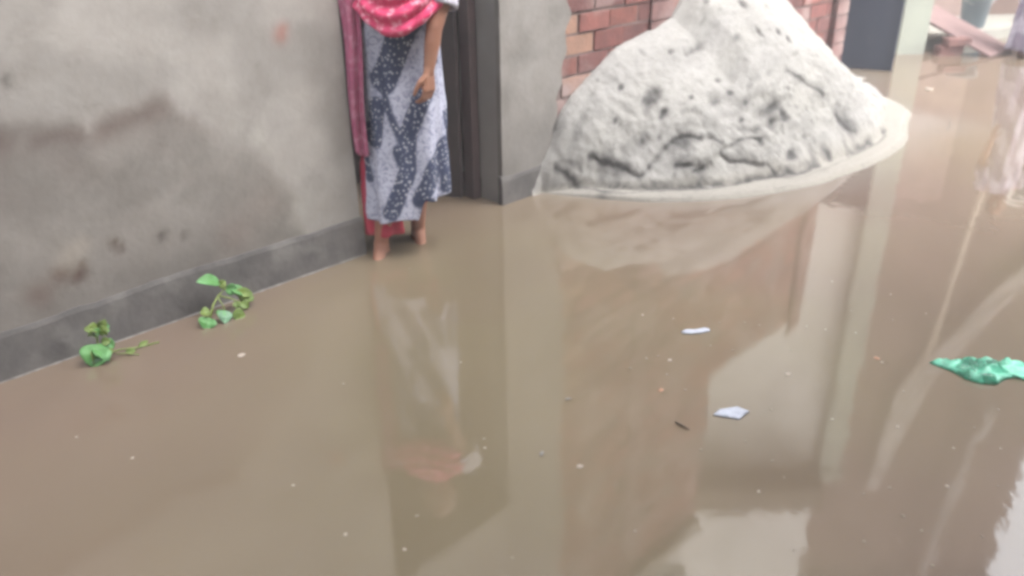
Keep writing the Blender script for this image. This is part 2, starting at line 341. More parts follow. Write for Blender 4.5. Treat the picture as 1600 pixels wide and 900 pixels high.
SSP = [(0.875,0.485,0.0773,0.0632,0.8),(0.506,0.315,0.1587,0.0407,0.5),(0.494,0.246,0.0656,0.0409,0.45),(0.882,0.267,0.0639,0.0536,0.5),(0.867,0.346,0.0341,0.0234,0.8),(0.815,0.278,0.0487,0.0318,0.4),(0.7,0.344,0.0429,0.0291,0.5),(0.779,0.388,0.0154,0.0168,0.6),(1.062,0.37,0.0221,0.0175,0.7),(1.31,0.46,0.0207,0.0226,0.7),(1.542,0.692,0.0371,0.0347,0.7),(1.433,0.619,0.0732,0.0399,0.45),(1.285,0.694,0.0356,0.0178,0.6),(0.642,0.203,0.0153,0.0125,0.6),(0.759,0.134,0.0245,0.0192,0.5),(0.416,-0.025,0.0382,0.0937,0.4),(0.461,0.083,0.0947,0.031,0.3),(1.187,0.442,0.0509,0.0277,0.3),(1.35,0.532,0.0518,0.0226,0.4),(1.443,0.818,0.0468,0.0397,0.6),(0.87,0.623,0.0767,0.0418,0.35),(0.59,0.056,0.0289,0.0147,0.2),(1.263,0.575,0.0153,0.0134,0.6),(1.553,0.676,0.0281,0.0476,0.7),(1.508,0.639,0.0465,0.0338,0.5),(1.737,0.89,0.0256,0.0348,0.85),(1.418,0.812,0.0379,0.0248,0.8),(1.433,0.676,0.0382,0.0367,0.5),(1.879,0.399,0.015,0.0182,0.5),(1.929,0.444,0.0151,0.0237,0.5),(2.125,0.529,0.0155,0.015,0.6),(1.605,0.795,0.0125,0.0137,0.6),(1.726,0.766,0.0112,0.0139,0.6),(1.675,0.679,0.0111,0.0121,0.5),(1.745,0.718,0.0112,0.0123,0.5),(1.711,0.864,0.0398,0.0347,0.5),(2.039,0.817,0.0672,0.0733,0.4),(1.592,0.873,0.0281,0.051,0.5),(2.235,0.906,0.0693,0.0227,0.3),(2.479,0.87,0.0325,0.0433,0.4),(1.544,0.106,0.0194,0.0176,0.7),(1.778,0.203,0.0266,0.0399,0.75),(1.367,0.2,0.0312,0.0272,0.7),(1.31,0.195,0.0248,0.0203,0.6),(1.558,0.318,0.0318,0.0243,0.8),(1.75,0.354,0.0115,0.0393,0.6),(1.878,0.396,0.0167,0.0218,0.6),(1.928,0.442,0.0134,0.0219,0.6),(1.178,0.148,0.0214,0.0183,0.7),(0.755,0.13,0.0172,0.0156,0.6),(0.881,0.255,0.0577,0.0441,0.5),(0.865,0.342,0.0257,0.0156,0.8),(0.818,0.243,0.0358,0.0156,0.4),(1.318,0.382,0.026,0.0167,0.75),(1.064,0.372,0.0132,0.0112,0.7),(1.197,0.451,0.0373,0.0228,0.45),(1.311,0.463,0.0182,0.0116,0.7),(1.495,0.493,0.0701,0.0272,0.4),(1.628,0.518,0.0318,0.0173,0.5),(1.357,0.535,0.0183,0.01,0.7),(1.269,0.578,0.012,0.0098,0.6),(1.005,0.068,0.015,0.0327,0.4),(1.33,0.647,0.0452,0.0197,0.4),(1.491,0.632,0.0696,0.0236,0.35),(1.461,0.144,0.0398,0.0104,0.35),(1.738,0.144,0.0149,0.0127,0.6),(1.601,0.175,0.0194,0.0088,0.3),(0.64,0.199,0.0168,0.0107,0.5),(1.267,0.195,0.0154,0.0168,0.3)]

def polyd(X, Y, P):
    d = np.full(X.shape, 1e9); sd = np.zeros(X.shape)
    for (a, b), (c, e) in zip(P[:-1], P[1:]):
        vx, vy = c-a, e-b; t = np.clip(((X-a)*vx+(Y-b)*vy)/(vx*vx+vy*vy+1e-9), 0, 1); dx, dy = X-a-t*vx, Y-b-t*vy; k = np.hypot(dx, dy)
        sd = np.where(k < d, np.sign(dy+1e-9), sd); d = np.minimum(d, k)
    return d, sd
def sand():
    st = .0075
    ss = np.arange(.2, 4.12, st); qq = np.arange(-.05, 1.16, st)
    SS, QQ = np.meshgrid(ss, qq); TT = QQ*1.45
    fq = np.interp(SS, FS, FQ, left=0, right=0)+.02*(fbm(SS*5, SS*0, 6)-.5)
    rh = np.interp(SS, RS, RH, left=0, right=0)
    u = QQ/np.maximum(fq, .02)
    ap = (.145+.03*sstep(2.2, 2.9, SS))/np.maximum(fq, .35); ut = u/(1-ap)               # ut=1: foot of the steep part
    n0 = fbm(SS*2.2, TT*2.2, 51, 4); n1 = fbm(SS*7, TT*7, 52, 5); n2 = fbm(SS*24, TT*24, 53, 4); n3 = fbm(SS*1.6+2, TT*3, 57, 4); n4 = fbm(SS*55, TT*55, 54, 3)
    utw = ut+.05*(n1-.5)*sstep(.5, 1, ut)
    prof = np.clip(1-utw, 0, 1); prof = prof*(1+(.30-.22*sstep(2.2, 3.0, SS))*np.clip(utw, 0, 1)); bank = sstep(1.01, .965, utw)*.020
    hm = prof*np.maximum(rh-.04, 0)+bank*np.clip(rh/.3, 0, 1)
    steep = sstep(1.02, .9, utw)
    apron = (.016*sstep(1.0, .94, u)+.05*np.clip(1-u, 0, 1)*sstep(3.9, 3.0, SS))*sstep(.26, .45, SS)*sstep(4.0, 3.6, SS)+.002
    z = np.where(u < 1, np.maximum(apron, 0), 0)+np.maximum(hm, 0)
    z = np.where(u > 1, -.03*np.clip((u-1)*fq/.05, 0, 1)-.001, z+.002)
    # smooth base, then displacement along its normal
    zb = z.copy()
    for _ in range(12):
        zp = np.pad(zb, 1, mode='edge'); zb = (zp[:-2, 1:-1]+zp[2:, 1:-1]+zp[1:-1, :-2]+zp[1:-1, 2:]+4*zb)/8
    gq, gs = np.gradient(zb, st); nl = np.sqrt(1+gs**2+gq**2); ns_, nq_, nz_ = -gs/nl, -gq/nl, 1/nl
    XX = SS+.75*zb*np.interp(SS, [.9, 1.8, 2.7], [1, 0, -1])
    n1 = fbm(XX*7, TT*7, 52, 5); n2 = fbm(XX*24, TT*24, 53, 4); n4 = fbm(XX*55, TT*55, 54, 3)
    dsp = (n0-.5)*.07+(n1-.5)*.044*(.5+1.0*n3)*sstep(.3, 1.3, SS)+(n1-.5)*.012+(n2-.5)*.013+(n4-.5)*.004
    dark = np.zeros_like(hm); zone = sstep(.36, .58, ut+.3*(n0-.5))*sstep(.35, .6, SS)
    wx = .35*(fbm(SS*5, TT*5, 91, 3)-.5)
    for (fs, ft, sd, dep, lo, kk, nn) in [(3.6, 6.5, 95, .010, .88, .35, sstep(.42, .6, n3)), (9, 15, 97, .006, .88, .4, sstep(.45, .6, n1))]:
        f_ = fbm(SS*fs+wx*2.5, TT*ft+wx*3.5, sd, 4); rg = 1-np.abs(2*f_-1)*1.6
        cv = sstep(lo, 1.0, rg)*zone*nn*sstep(.42, .58, fbm(SS*5+sd, TT*5, sd+9, 2)); dsp -= dep*cv; dark = np.maximum(dark, kk*cv*(.3+.7*n2))  # crevices cut in and darkened: wet sand plus painted shade
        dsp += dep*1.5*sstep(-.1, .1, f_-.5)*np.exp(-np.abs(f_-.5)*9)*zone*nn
    wob = .022*(fbm(SS*17, TT*17, 33, 4)-.5); wob2 = .022*(fbm(SS*17, TT*17, 37, 4)-.5)
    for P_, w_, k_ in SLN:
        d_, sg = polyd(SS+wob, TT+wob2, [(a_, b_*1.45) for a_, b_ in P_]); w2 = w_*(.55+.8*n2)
        g = np.exp(-(d_/w2)**2); dark = np.maximum(dark, g*k_*(.15+1.3*n2)*(.6+.8*n1)); dsp -= .011*g*k_; dsp += np.where(sg < 0, 1, -.3)*.012*k_*np.exp(-(d_/.06))  # scarp lines: overhang shade painted dark beside the real groove
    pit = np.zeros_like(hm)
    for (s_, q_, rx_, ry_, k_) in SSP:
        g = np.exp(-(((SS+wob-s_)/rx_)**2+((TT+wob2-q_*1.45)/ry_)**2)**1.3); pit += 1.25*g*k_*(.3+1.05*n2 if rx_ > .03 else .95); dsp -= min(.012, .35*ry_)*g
    rs = random.Random(11)
    for k in range(60):
        s_ = rs.uniform(.5, 3.3); u_ = rs.uniform(.03, .9); q_ = u_*np.interp(s_, FS, FQ); r = rs.choice([.005, .007, .009]); am = rs.choice([1, -1])*r*.5
        g = np.exp(-(((SS-s_)**2+((QQ-q_)*1.3)**2)/r**2)); dsp += am*g
        if rs.random() < .6: pit += g*rs.uniform(.2, .6)
    dsp = dsp*steep*sstep(.02, .35, rh)*(1-.5*sstep(.2, 0, ut))
    P = B0[None, None]+D*(SS+ns_*dsp)[..., None]+N*(QQ+nq_*dsp)[..., None]
    V = np.concatenate([P, (z+nz_*dsp)[..., None]], 2).reshape(-1, 3)
    nu = len(ss); nv = len(qq); F = []
    keep = (u < 1.25) | (z > -.02)
    for j in range(nv-1):
        for i in range(nu-1):
            if keep[j, i] or keep[j+1, i+1]: F.append((j*nu+i, j*nu+i+1, (j+1)*nu+i+1, (j+1)*nu+i))
    o = mk('sand_pile', V, F, M_sand, smooth=True)
    pale = np.array([.240, .234, .230]); warm = np.array([.236, .230, .212]); grey = np.array([.062, .060, .060]); wet = np.array([.232, .220, .200])
    k = n3[..., None]; c = pale*(1-k)+warm*k; c = c*(.86+.28*n1[..., None])
    pass
    mid = (sstep(.40, .7, ut)*steep*sstep(.46, .56, n1*.5+n2*.5)*.42*sstep(.5, 1.0, SS))[..., None]; c = c*(1-mid)+np.array([.13, .127, .122])*mid
    ww = (1-steep)[..., None]; c = c*(1-ww)+wet*ww
    ed = sstep(.93, 1.0, u)[..., None]*ww*.3; c = c*(1-ed)+np.array([.13, .115, .095])*ed
    gr = np.clip(dark+pit, 0, .90)[..., None]; c = c*(1-gr)+grey*gr  # one grey for painted scarp shade and for damp spots
    foot_shade = np.exp(-((utw-.998+.03*(n2-.5))/.012)**2)*sstep(.30, .42, fbm(SS*7, SS*0+4, 19, 3))*sstep(.33, .4, SS)*sstep(3.2, 2.6, SS); foot_shade = foot_shade[..., None]*.9; c = c*(1-foot_shade)+grey*foot_shade  # undercut shade painted as a thin line along the foot
    c = c.reshape(-1, 3); setcol(o, 'damp', np.concatenate([c, np.ones((len(c), 1))], 1))  # layer holds sand tones, damp spots and the painted shade lines
    tag(o, 'tall pale grey sand pile with slumped foot standing in the flood water', 'sand pile')
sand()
def lump(name, pos, r, m, seed, label, cat, group=None, sq=.6):
    rs = random.Random(seed); bm = bmesh.new(); bmesh.ops.create_icosphere(bm, subdivisions=2, radius=1)
    for v in bm.verts:
        k = .8+.4*float(vnoise(v.co.x*1.7+seed, v.co.y*1.7+v.co.z*2.1, seed)); v.co = Vector((v.co.x*k*r, v.co.y*k*r*.8, v.co.z*k*r*sq))
    me = bpy.data.meshes.new(name); bm.to_mesh(me); bm.free(); me.materials.append(m); o = bpy.data.objects.new(name, me); COL.objects.link(o); o.location = pos; o.rotation_euler = (0, 0, rs.uniform(0, 6))
    return tag(o, label, cat, group)
M_stone = mat('damp_clod', (.24, .23, .22), (.16, .155, .15), 30, .9, .003, 60)
lump('sand_clod', (1.054, 4.185, .02), .028, M_stone, 5, 'small dark clod lying on the wet rim at the front of the sand pile', 'clod')

# ---------------------------------------------------------------- distance: gate, pale building, lane end
M_gate = mat('slate_blue_sheet', (.05, .058, .085), (.042, .052, .075), 3, .55)
gt = thing('gate', (3.1, 7.25, 0), 'dark slate blue sheet metal gate at the right end of the brick wall', 'gate')
m_ = MB(); ga = Vector((2.78, 7.42, GZ)); gb = Vector((3.26, 7.15, GZ)); gd = (gb-ga); gn = Vector((gd.y, -gd.x, 0)).normalized()
m_.box(ga, gd, gn*.02, Z3*1.3); m_.build('panel', M_gate, gt)
m_ = MB()
for a_, l_ in ((0, .035), (.965, .035)): m_.box(ga+gd*a_+gn*.021, gd*l_, gn*.014, Z3*1.3)
m_.box(ga+gd*.036+gn*.021+Z3*1.26, gd*.928, gn*.013, Z3*.04)
m_.build('gate_frame', M_gate, gt)
M_pale = mat('pale_green_plaster', (.36, .385, .33), (.32, .34, .30), 4, .9, c3=(.29, .30, .265), scale3=1.5)
M_pale2 = mat('weathered_plaster', (.72, .70, .67), (.64, .62, .60), 1.6, .95, c3=(.54, .53, .50), scale3=.8)
M_win = mat('dark_window', (.03, .033, .035), rough=.2, spec=.5)
ph = thing('apartment_building', (2.5, 8.0, 0), 'tall weathered plaster building standing behind the brick wall', 'building')
m_ = MB(); m_.box((.9, 7.98, -.1), (2.75, 0, 0), (0, 5, 0), (0, 0, 9.5)); m_.build('wall', M_pale2, ph)
m_ = MB(); m_.box((.95, 7.55, 4.85), (2.66, 0, 0), (0, .426, 0), (0, 0, .32)); m_.build('sunshade', mat('mossy_concrete', (.17, .135, .1), (.13, .11, .085), 3), ph)
m_ = MB(); m_.box((.85, 7.93, 9.4), (2.85, 0, 0), (0, 5.1, 0), (0, 0, .14)); m_.build('roof', M_slab, ph)
for (x, z) in ((1.3, 6.4), (1.3, 2.6)):
    f_ = MB(); f_.box((x, 7.94, z), (.9, 0, 0), (0, .036, 0), (0, 0, 1.1)); fo = f_.build('window', M_pale, ph)
    f_ = MB(); f_.box((x+.07, 7.934, z+.07), (.76, 0, 0), (0, .004, 0), (0, 0, .96)); f_.build('pane', M_win, fo)
po = thing('pillar', (3.75, 7.95, 0), 'pale green painted pillar beside the dark blue gate', 'pillar')
m_ = MB(); m_.box((3.60, 7.86, GZ), (.25, 0, 0), (0, .115, 0), (0, 0, 4.9)); m_.build('shaft', M_pale, po)
m_ = MB(); m_.box((3.57, 7.83, 4.841), (.31, 0, 0), (0, .15, 0), (0, 0, .1)); m_.build('cap', M_pale, po)

M_pink = mat('pinkish_brown_plaster', (.185, .13, .112), (.145, .105, .09), 1.4, .95, c3=(.21, .16, .14), scale3=.9)
rb = thing('row_house', (5.6, 9.5, 0), 'pinkish brown plastered house closing the far end of the lane', 'house')
m_ = MB(); m_.box((3.95, 9.52, -.1), (3.3, 0, 0), (0, 4, 0), (0, 0, 8.3)); m_.build('wall', M_pink, rb)
m_ = MB(); m_.box((3.9, 9.4, 8.203), (3.4, 0, 0), (0, 4.2, 0), (0, 0, .14)); m_.build('roof', M_slab, rb)
d_ = MB(); d_.box((4.3, 9.47, .1), (.9, 0, 0), (0, .048, 0), (0, 0, 1.95)); dd = d_.build('door', mat('faded_door', (.3, .22, .2), (.24, .18, .16), 5), rb)
d_ = MB(); d_.tube([(5.08, 9.465, 1.05), (5.08, 9.43, 1.05), (5.08, 9.43, 1.17), (5.08, 9.465, 1.17)], .008); d_.build('handle', M_gate, dd)
f_ = MB(); f_.box((6.0, 9.47, 1.1), (.8, 0, 0), (0, .048, 0), (0, 0, 1.0)); fo = f_.build('window', M_pale2, rb)
f_ = MB(); f_.box((6.06, 9.463, 1.16), (.68, 0, 0), (0, .005, 0), (0, 0, .88)); f_.build('pane', M_win, fo)
lb = thing('shed', (9, 9.6, 0), 'low grey plastered shed right of the pinkish brown house', 'shed')
m_ = MB(); m_.box((7.4, 9.7, -.1), (6, 0, 0), (0, 3, 0), (0, 0, 4.6)); m_.build('wall', M_grey, lb)
m_ = MB(); m_.box((7.32, 9.55, 4.503), (6.2, 0, 0), (0, 3.3, 0), (0, 0, .1)); m_.build('roof', M_slab, lb)
# hanging pale tarpaulin on the far house
M_tarp = mat('pale_tarpaulin', (.55, .5, .47), (.47, .42, .4), 3, .6)
def sheet(name, pts, wid, y, m, label, cat):
    V = []; n_ = 14
    T = np.linspace(0, 1, 30); px_ = np.interp(T, np.linspace(0, 1, len(pts)), [p_[0] for p_ in pts]); pz_ = np.interp(T, np.linspace(0, 1, len(pts)), [p_[1] for p_ in pts]); w_ = np.interp(T, np.linspace(0, 1, len(wid)), wid)
    for j in range(30):
        for i in range(n_):
            t = i/(n_-1)-.5; V.append((px_[j]+t*w_[j], y-.06-.03*math.sin(i*1.7+j*.25)-.03*math.sin(j*.6), pz_[j]))
    F = [(j*n_+i, j*n_+i+1, (j+1)*n_+i+1, (j+1)*n_+i) for j in range(29) for i in range(n_-1)]
    o = mk(name, V, F, m, smooth=True, loc=(pts[0][0], y, pts[0][1])); md = o.modifiers.new('t', 'SOLIDIFY'); md.thickness = .006
    return tag(o, label, cat)
sheet('tarpaulin', [(6.9, 2.6), (6.3, 3.2), (5.75, 4.0), (5.3, 4.8), (5.1, 6.4)], [.5, .4, .3, .35, .12], 9.45, M_tarp, 'long pale tarpaulin sagging across the pinkish brown house front', 'tarpaulin')
sheet('cloth_strip', [(6.45, 4.9), (6.25, 6.2), (6.1, 8.0)], [.16, .12, .08], 9.38, M_tarp, 'narrow pale cloth strip hanging from the roof of the pinkish brown house', 'cloth')
m_ = MB(); m_.tube([(5.62, 9.05, GZ), (5.5, 9.2, 2.0), (5.42, 9.35, 4.2)], [.035, .032, .026], 10)
tag(m_.build('bamboo_pole', mat('pale_bamboo', (.55, .48, .4), (.45, .39, .31), 9), loc=(5.62, 9.05, GZ)), 'pale bamboo pole leaning on the pinkish brown house', 'pole')
# cement platform, board, bricks, basin
M_cem = mat('wet_pale_cement', (.25, .245, .22), (.21, .205, .185), 4, .6)
def prism(name, poly, z0, z1, m, parent=None):
    k = len(poly); V = [(x, y, z0) for x, y in poly]+[(x, y, z1) for x, y in poly]
    F = [tuple(range(k))[::-1], tuple(range(k, 2*k))]+[(i, (i+1) % k, k+(i+1) % k, k+i) for i in range(k)]
    return mk(name, V, F, m, parent)
pv = prism('pavement', [(3.86, 8.0), (4.3, 8.25), (5.2, 8.75), (7.2, 9.0), (7.2, 9.518), (3.66, 9.518), (3.66, 7.978), (3.853, 7.978)], GZ-.05, .1, M_cem); tag(pv, kind='structure')
# board
M_board = mat('faded_red_board', (.20, .135, .13), (.165, .11, .108), 5, .8)
A_, B_, C_ = Vector((4.33, 7.62, .004)), Vector((4.72, 7.93, .004)), Vector((3.78, 8.15, .33))
m_ = MB(); e1 = B_-A_; e2 = C_-A_; nz = e1.cross(e2).normalized(); m_.box(A_, e1, e2, nz*.022)
tag(m_.build('board', M_board, loc=A_), 'faded red board tilted up from the water at the pavement edge', 'board')
m_ = MB(); M_bst = mat('dark_brick', (.19, .1, .09), (.14, .08, .075), 9)
br_th = []
for i, (x, y, z) in enumerate([(3.93, 7.75, GZ), (3.95, 7.76, .012), (4.0, 7.74, .084)]):
    m_ = MB(); m_.box((x, y, z), (.23, .03, 0), (-.015, .11, 0), (0, 0, .07))
    o = m_.build('brick', M_bst, loc=(x, y, z)); bv = o.modifiers.new('b', 'BEVEL'); bv.width = .006
    tag(o, ['half sunk dark red brick at the bottom of the stack under the faded board', 'dark red brick in the middle of the small stack under the faded red board', 'dark red brick on top of the small stack under the faded red board'][i], 'brick', 'bricks stacked under the board')
# basin: lathe
def lathe(prof, c, n=32):
    V = []; F = []
    for r, z in prof:
        for k in range(n): a = 2*math.pi*k/n; V.append((c[0]+r*math.cos(a), c[1]+r*math.sin(a), c[2]+z))
    for i in range(len(prof)-1):
        for k in range(n): F.append((i*n+k, i*n+(k+1) % n, (i+1)*n+(k+1) % n, (i+1)*n+k))
    F.append(tuple(range(n))[::-1]); F.append(tuple((len(prof)-1)*n+k for k in range(n))); return V, F
M_blue = mat('grey_blue_plastic', (.15, .185, .21), rough=.45)
bc = (4.72, 8.75, .1)
bk = thing('bucket', bc, 'grey blue plastic bucket standing behind the faded red board', 'bucket')
V, F = lathe([(.10, 0), (.115, .02), (.14, .27), (.152, .275), (.152, .29), (.135, .29), (.10, .03), (.01, .028)], bc); mk('tub', V, F, M_blue, bk, True)
m_ = MB(); m_.tube([(bc[0]+.155*math.cos(t), bc[1]-.02-.1*math.sin(t), bc[2]+.28-.06*math.sin(t)) for t in np.linspace(0, math.pi, 12)], .004, 6); m_.build('handle', mat('wire', (.4, .4, .4), rough=.4), bk)

hz = MB(); hz.box((-60, -60, -1.1), (120, 0, 0), (0, 120, 0), (0, 0, 12))
M_haze = bpy.data.materials.new('rain_haze'); M_haze.use_nodes = True; n = M_haze.node_tree.nodes; n.remove(n['Principled BSDF']); pv_ = n.new('ShaderNodeVolumePrincipled'); pv_.inputs['Color'].default_value = (.95, .94, .97, 1); pv_.inputs['Density'].default_value = .013
M_haze.node_tree.links.new(pv_.outputs[0], n['Material Output'].inputs['Volume'])
tag(hz.build('haze', M_haze), kind='stuff')
# ---------------------------------------------------------------- people
def capsule(mb, p0, p1, r0, r1, flat=None, n=14):
    p0, p1 = Vector(p0), Vector(p1); t = (p1-p0); Ln = t.length; t.normalize(); u = t.orthogonal().normalized(); v = t.cross(u)
    if flat is not None:
        v = Vector(flat[0]); v = (v-t*v.dot(t)).normalized(); u = v.cross(t)
    k = flat[1] if flat is not None else 1
    V = []; F = []; rings = []
    for i in range(5): a = math.pi/2*(i/5-1)+.001; rings.append((r0*math.sin(a), r0*math.cos(a)))
    for i in range(5): rings.append((Ln*i/4, r0+(r1-r0)*i/4))
    for i in range(1, 6): a = math.pi/2*(i/5)-.001; rings.append((Ln+r1*math.sin(a), r1*math.cos(a)))
    for z, r in rings:
        for j in range(n): a = 2*math.pi*j/n; V.append(p0+t*z+u*math.cos(a)*r+v*math.sin(a)*r*k)
    for i in range(len(rings)-1):
        for j in range(n): F.append((i*n+j, i*n+(j+1) % n, (i+1)*n+(j+1) % n, (i+1)*n+j))
    F.append(tuple(range(n))[::-1]); F.append(tuple((len(rings)-1)*n+j for j in range(n))); mb.add(V, F)
def remesh(o, vox, sm=4):
    m1 = o.modifiers.new('r', 'REMESH'); m1.mode = 'VOXEL'; m1.voxel_size = vox; m1.use_smooth_shade = True
    m2 = o.modifiers.new('s', 'SMOOTH'); m2.iterations = sm; m2.factor = .5
    dg = bpy.context.evaluated_depsgraph_get(); dg.update(); me = bpy.data.meshes.new_from_object(o.evaluated_get(dg))
    o.modifiers.clear(); old = o.data; o.data = me; me.name = old.name; bpy.data.meshes.remove(old)
    return o
M_skin = mat('brown_skin', (.27, .13, .085), (.23, .105, .07), 12, .55, c3=(.29, .15, .10), scale3=6)
M_hair = mat('black_hair', (.012, .01, .01), (.02, .016, .014), 60, .45)
M_eye = mat('eye_white', (.7, .68, .65), rough=.3); M_iris = mat('dark_iris', (.03, .018, .012), rough=.2); M_lip = mat('lips', (.32, .12, .11), rough=.5)

def hand(mb, wr, dirv, palmn, thumb, curl, vertical=1):
    """palm and five fingers; dirv along the hand, palmn the palm's facing, thumb side vector"""
    d = Vector(dirv).normalized(); t = Vector(thumb); t = (t-d*t.dot(d)).normalized(); pn = d.cross(t); 
    if pn.dot(Vector(palmn)) < 0: pn = -pn
    wr = Vector(wr)
    for k in (-1, -.33, .33, 1): capsule(mb, wr+t*.012*k, wr+d*.075+t*.026*k, .015, .012)
    for k, ln in zip((1, .33, -.33, -1), (.068, .076, .07, .056)):
        p = wr+d*.078+t*.027*k; dd = (d+pn*curl*.35).normalized(); r = .0088
        q1 = p+dd*ln*.42; dd = (d+pn*curl*1.1).normalized(); q2 = q1+dd*ln*.33; dd = (d*.5+pn*curl*1.3).normalized(); q3 = q2+dd*ln*.25
        capsule(mb, p-d*.01, q1, r, r*.95); capsule(mb, q1, q2, r*.95, r*.88); capsule(mb, q2, q3, r*.88, r*.78)
    a = wr+d*.022+t*.022; b_ = a+(d*.7+t*.75+pn*.35).normalized()*.036; c_ = b_+(d*.95+t*.2+pn*.4).normalized()*.03; e_ = c_+(d+pn*.5-t*.05).normalized()*.022
    capsule(mb, a, b_, .014, .011); capsule(mb, b_, c_, .0105, .0098); capsule(mb, c_, e_, .0098, .0085)
def foot(mb, ank, fwd):
    a = Vector(ank); f = Vector(fwd).normalized(); s = Vector((f.y, -f.x, 0)); g = GZ+.002
    heel = Vector((a.x, a.y, g+.03))-f*.035; ball = Vector((a.x, a.y, g+.02))+f*.12
    capsule(mb, a, heel, .036, .03); 
    for k in (-1, 0, 1): capsule(mb, heel+s*k*.006+Z3*.01, ball+s*k*.024, .028, .02)
    capsule(mb, a+Z3*.0, ball+Z3*.01-f*.03, .033, .024)
    for k, r, l in ((-2, .012, .05), (-1, .0095, .048), (0, .009, .043), (1, .0085, .037), (2, .008, .03)):
        p = ball+s*k*.0165; capsule(mb, p, p+f*l-Z3*.008, r, r*.9)
def make_person(P, label, group=None):
    root = thing('person', P['root'], label, 'person', group)
    b = MB(); q = P
    hl, hr = Vector(q['pel'])+Vector((-.08, 0, -.04)), Vector(q['pel'])+Vector((.08, .01, -.04))
    flat = ((0, 1, 0), .68)
    capsule(b, hl+Z3*.05, hr+Z3*.05-Vector((.02,0,0)), .085, .085, None); capsule(b, q['pel'], q['waist'], .125, .115, flat); capsule(b, q['waist'], q['chest'], .115, .135, flat)
    capsule(b, q['chest'], Vector(q['neck'])-Z3*.07, .13, .085, flat); capsule(b, Vector(q['neck'])-Z3*.06, Vector(q['neck'])+(Vector(q['head'])-Vector(q['neck']))*.4, .05, .045)
    for hip, kn, an, fw in ((hl, q['knL'], q['anL'], q['fwL']), (hr, q['knR'], q['anR'], q['fwR'])):
        capsule(b, hip, kn, .078, .05); capsule(b, kn, Vector(kn).lerp(Vector(an), .35), .05, .05); capsule(b, Vector(kn).lerp(Vector(an), .35), an, .05, .032); foot(b, an, fw)
    for sh, el_, wr, hd_, th, pn, cu in q['arms']:
        capsule(b, Vector(q['neck'])-Z3*.07, sh, .05, .05); capsule(b, sh, el_, .044, .034); capsule(b, el_, Vector(el_).lerp(Vector(wr), .35), .033, .033); capsule(b, Vector(el_).lerp(Vector(wr), .35), wr, .033, .022)
        hand(b, wr, hd_, pn, th, cu)
    H = Vector(q['head']); f = Vector(q['face']).normalized(); sd_ = Vector((f.y, -f.x, 0)).normalized(); up = sd_.cross(f); up = up if up.z > 0 else -up
    capsule(b, H-up*.035+f*.012, H+up*.03, .066, .08, (f, 1.12)); capsule(b, H-up*.085+f*.03, H-up*.05+f*.02, .035, .055)
    capsule(b, H+f*.078+up*.01, H+f*.098-up*.02, .008, .013)       # nose
    capsule(b, H+f*.078-up*.052+sd_*.014, H+f*.078-up*.052-sd_*.014, .011, .011)
    for k in (-1, 1):
        capsule(b, H+sd_*k*.074+up*.012, H+sd_*k*.076-up*.022, .014, .010); capsule(b, H+f*.074+up*.022+sd_*k*.012, H+f*.068+up*.024+sd_*k*.045, .009, .008)
        capsule(b, H+f*.055-up*.025+sd_*k*.03, H+f*.05-up*.02+sd_*k*.035, .026, .026)
    body = b.build('body', M_skin, root, True); remesh(body, .0055, 3)
    for k in (-1, 1):
        e = MB(); c = H+f*.074+sd_*k*.03+up*.004; capsule(e, c-sd_*.006, c+sd_*.006, .0095, .0095); eo = e.build('eye', M_eye, root, True)
        e = MB(); capsule(e, c+f*.006, c+f*.0075, .0045, .0045); e.build('iris', M_iris, eo, True)
    e = MB(); capsule(e, H+f*.087-up*.050+sd_*.018, H+f*.087-up*.050-sd_*.018, .005, .005); e.build('lips', M_lip, root, True)
    h = MB(); capsule(h, H-f*.022-up*.01, H-f*.014+up*.036, .078, .086, (f, 1.1)); capsule(h, H-f*.06-up*.03, H-f*.10-up*.05, .05, .045); capsule(h, H-f*.09-up*.06, H-f*.085-up*.2, .03, .02)
    ho = h.build('hair', M_hair, root, True); remesh(ho, .008, 3)
    return root
STK = [([(250, 90), (205, 190), (160, 270)], 47), ([(130, 380), (100, 520)], 33), ([(145, 260), (185, 400), (225, 520)], 12), ([(330, 330), (255, 480), (240, 640), (160, 820)], 33), ([(400, 560), (330, 690), (290, 770)], 30), ([(410, 590), (405, 740)], 28), ([(40, -60), (55, 60), (35, 170)], 28), ([(385, 100), (390, 200)], 20), ([(300, 30), (250, 90)], 40), ([(215, 560), (235, 640)], 26), ([(320, 780), (330, 810)], 30), ([(60, 460), (40, 560), (60, 700)], 14)]
def strokes(x, z):
    cx = (632+(x+.443)/.00268-550)*2.8125; cy = (200-(z-.571)/.00285-30)*2.8125; b = np.zeros(x.shape); wv = 12*(fbm(x*14, z*14, 71, 3)-.5)
    for P_, w_ in STK:
        d_, _ = polyd(cx+wv, cy+wv, P_); b = np.maximum(b, sstep(w_*1.2+6, w_*1.2-5, d_))
    return b
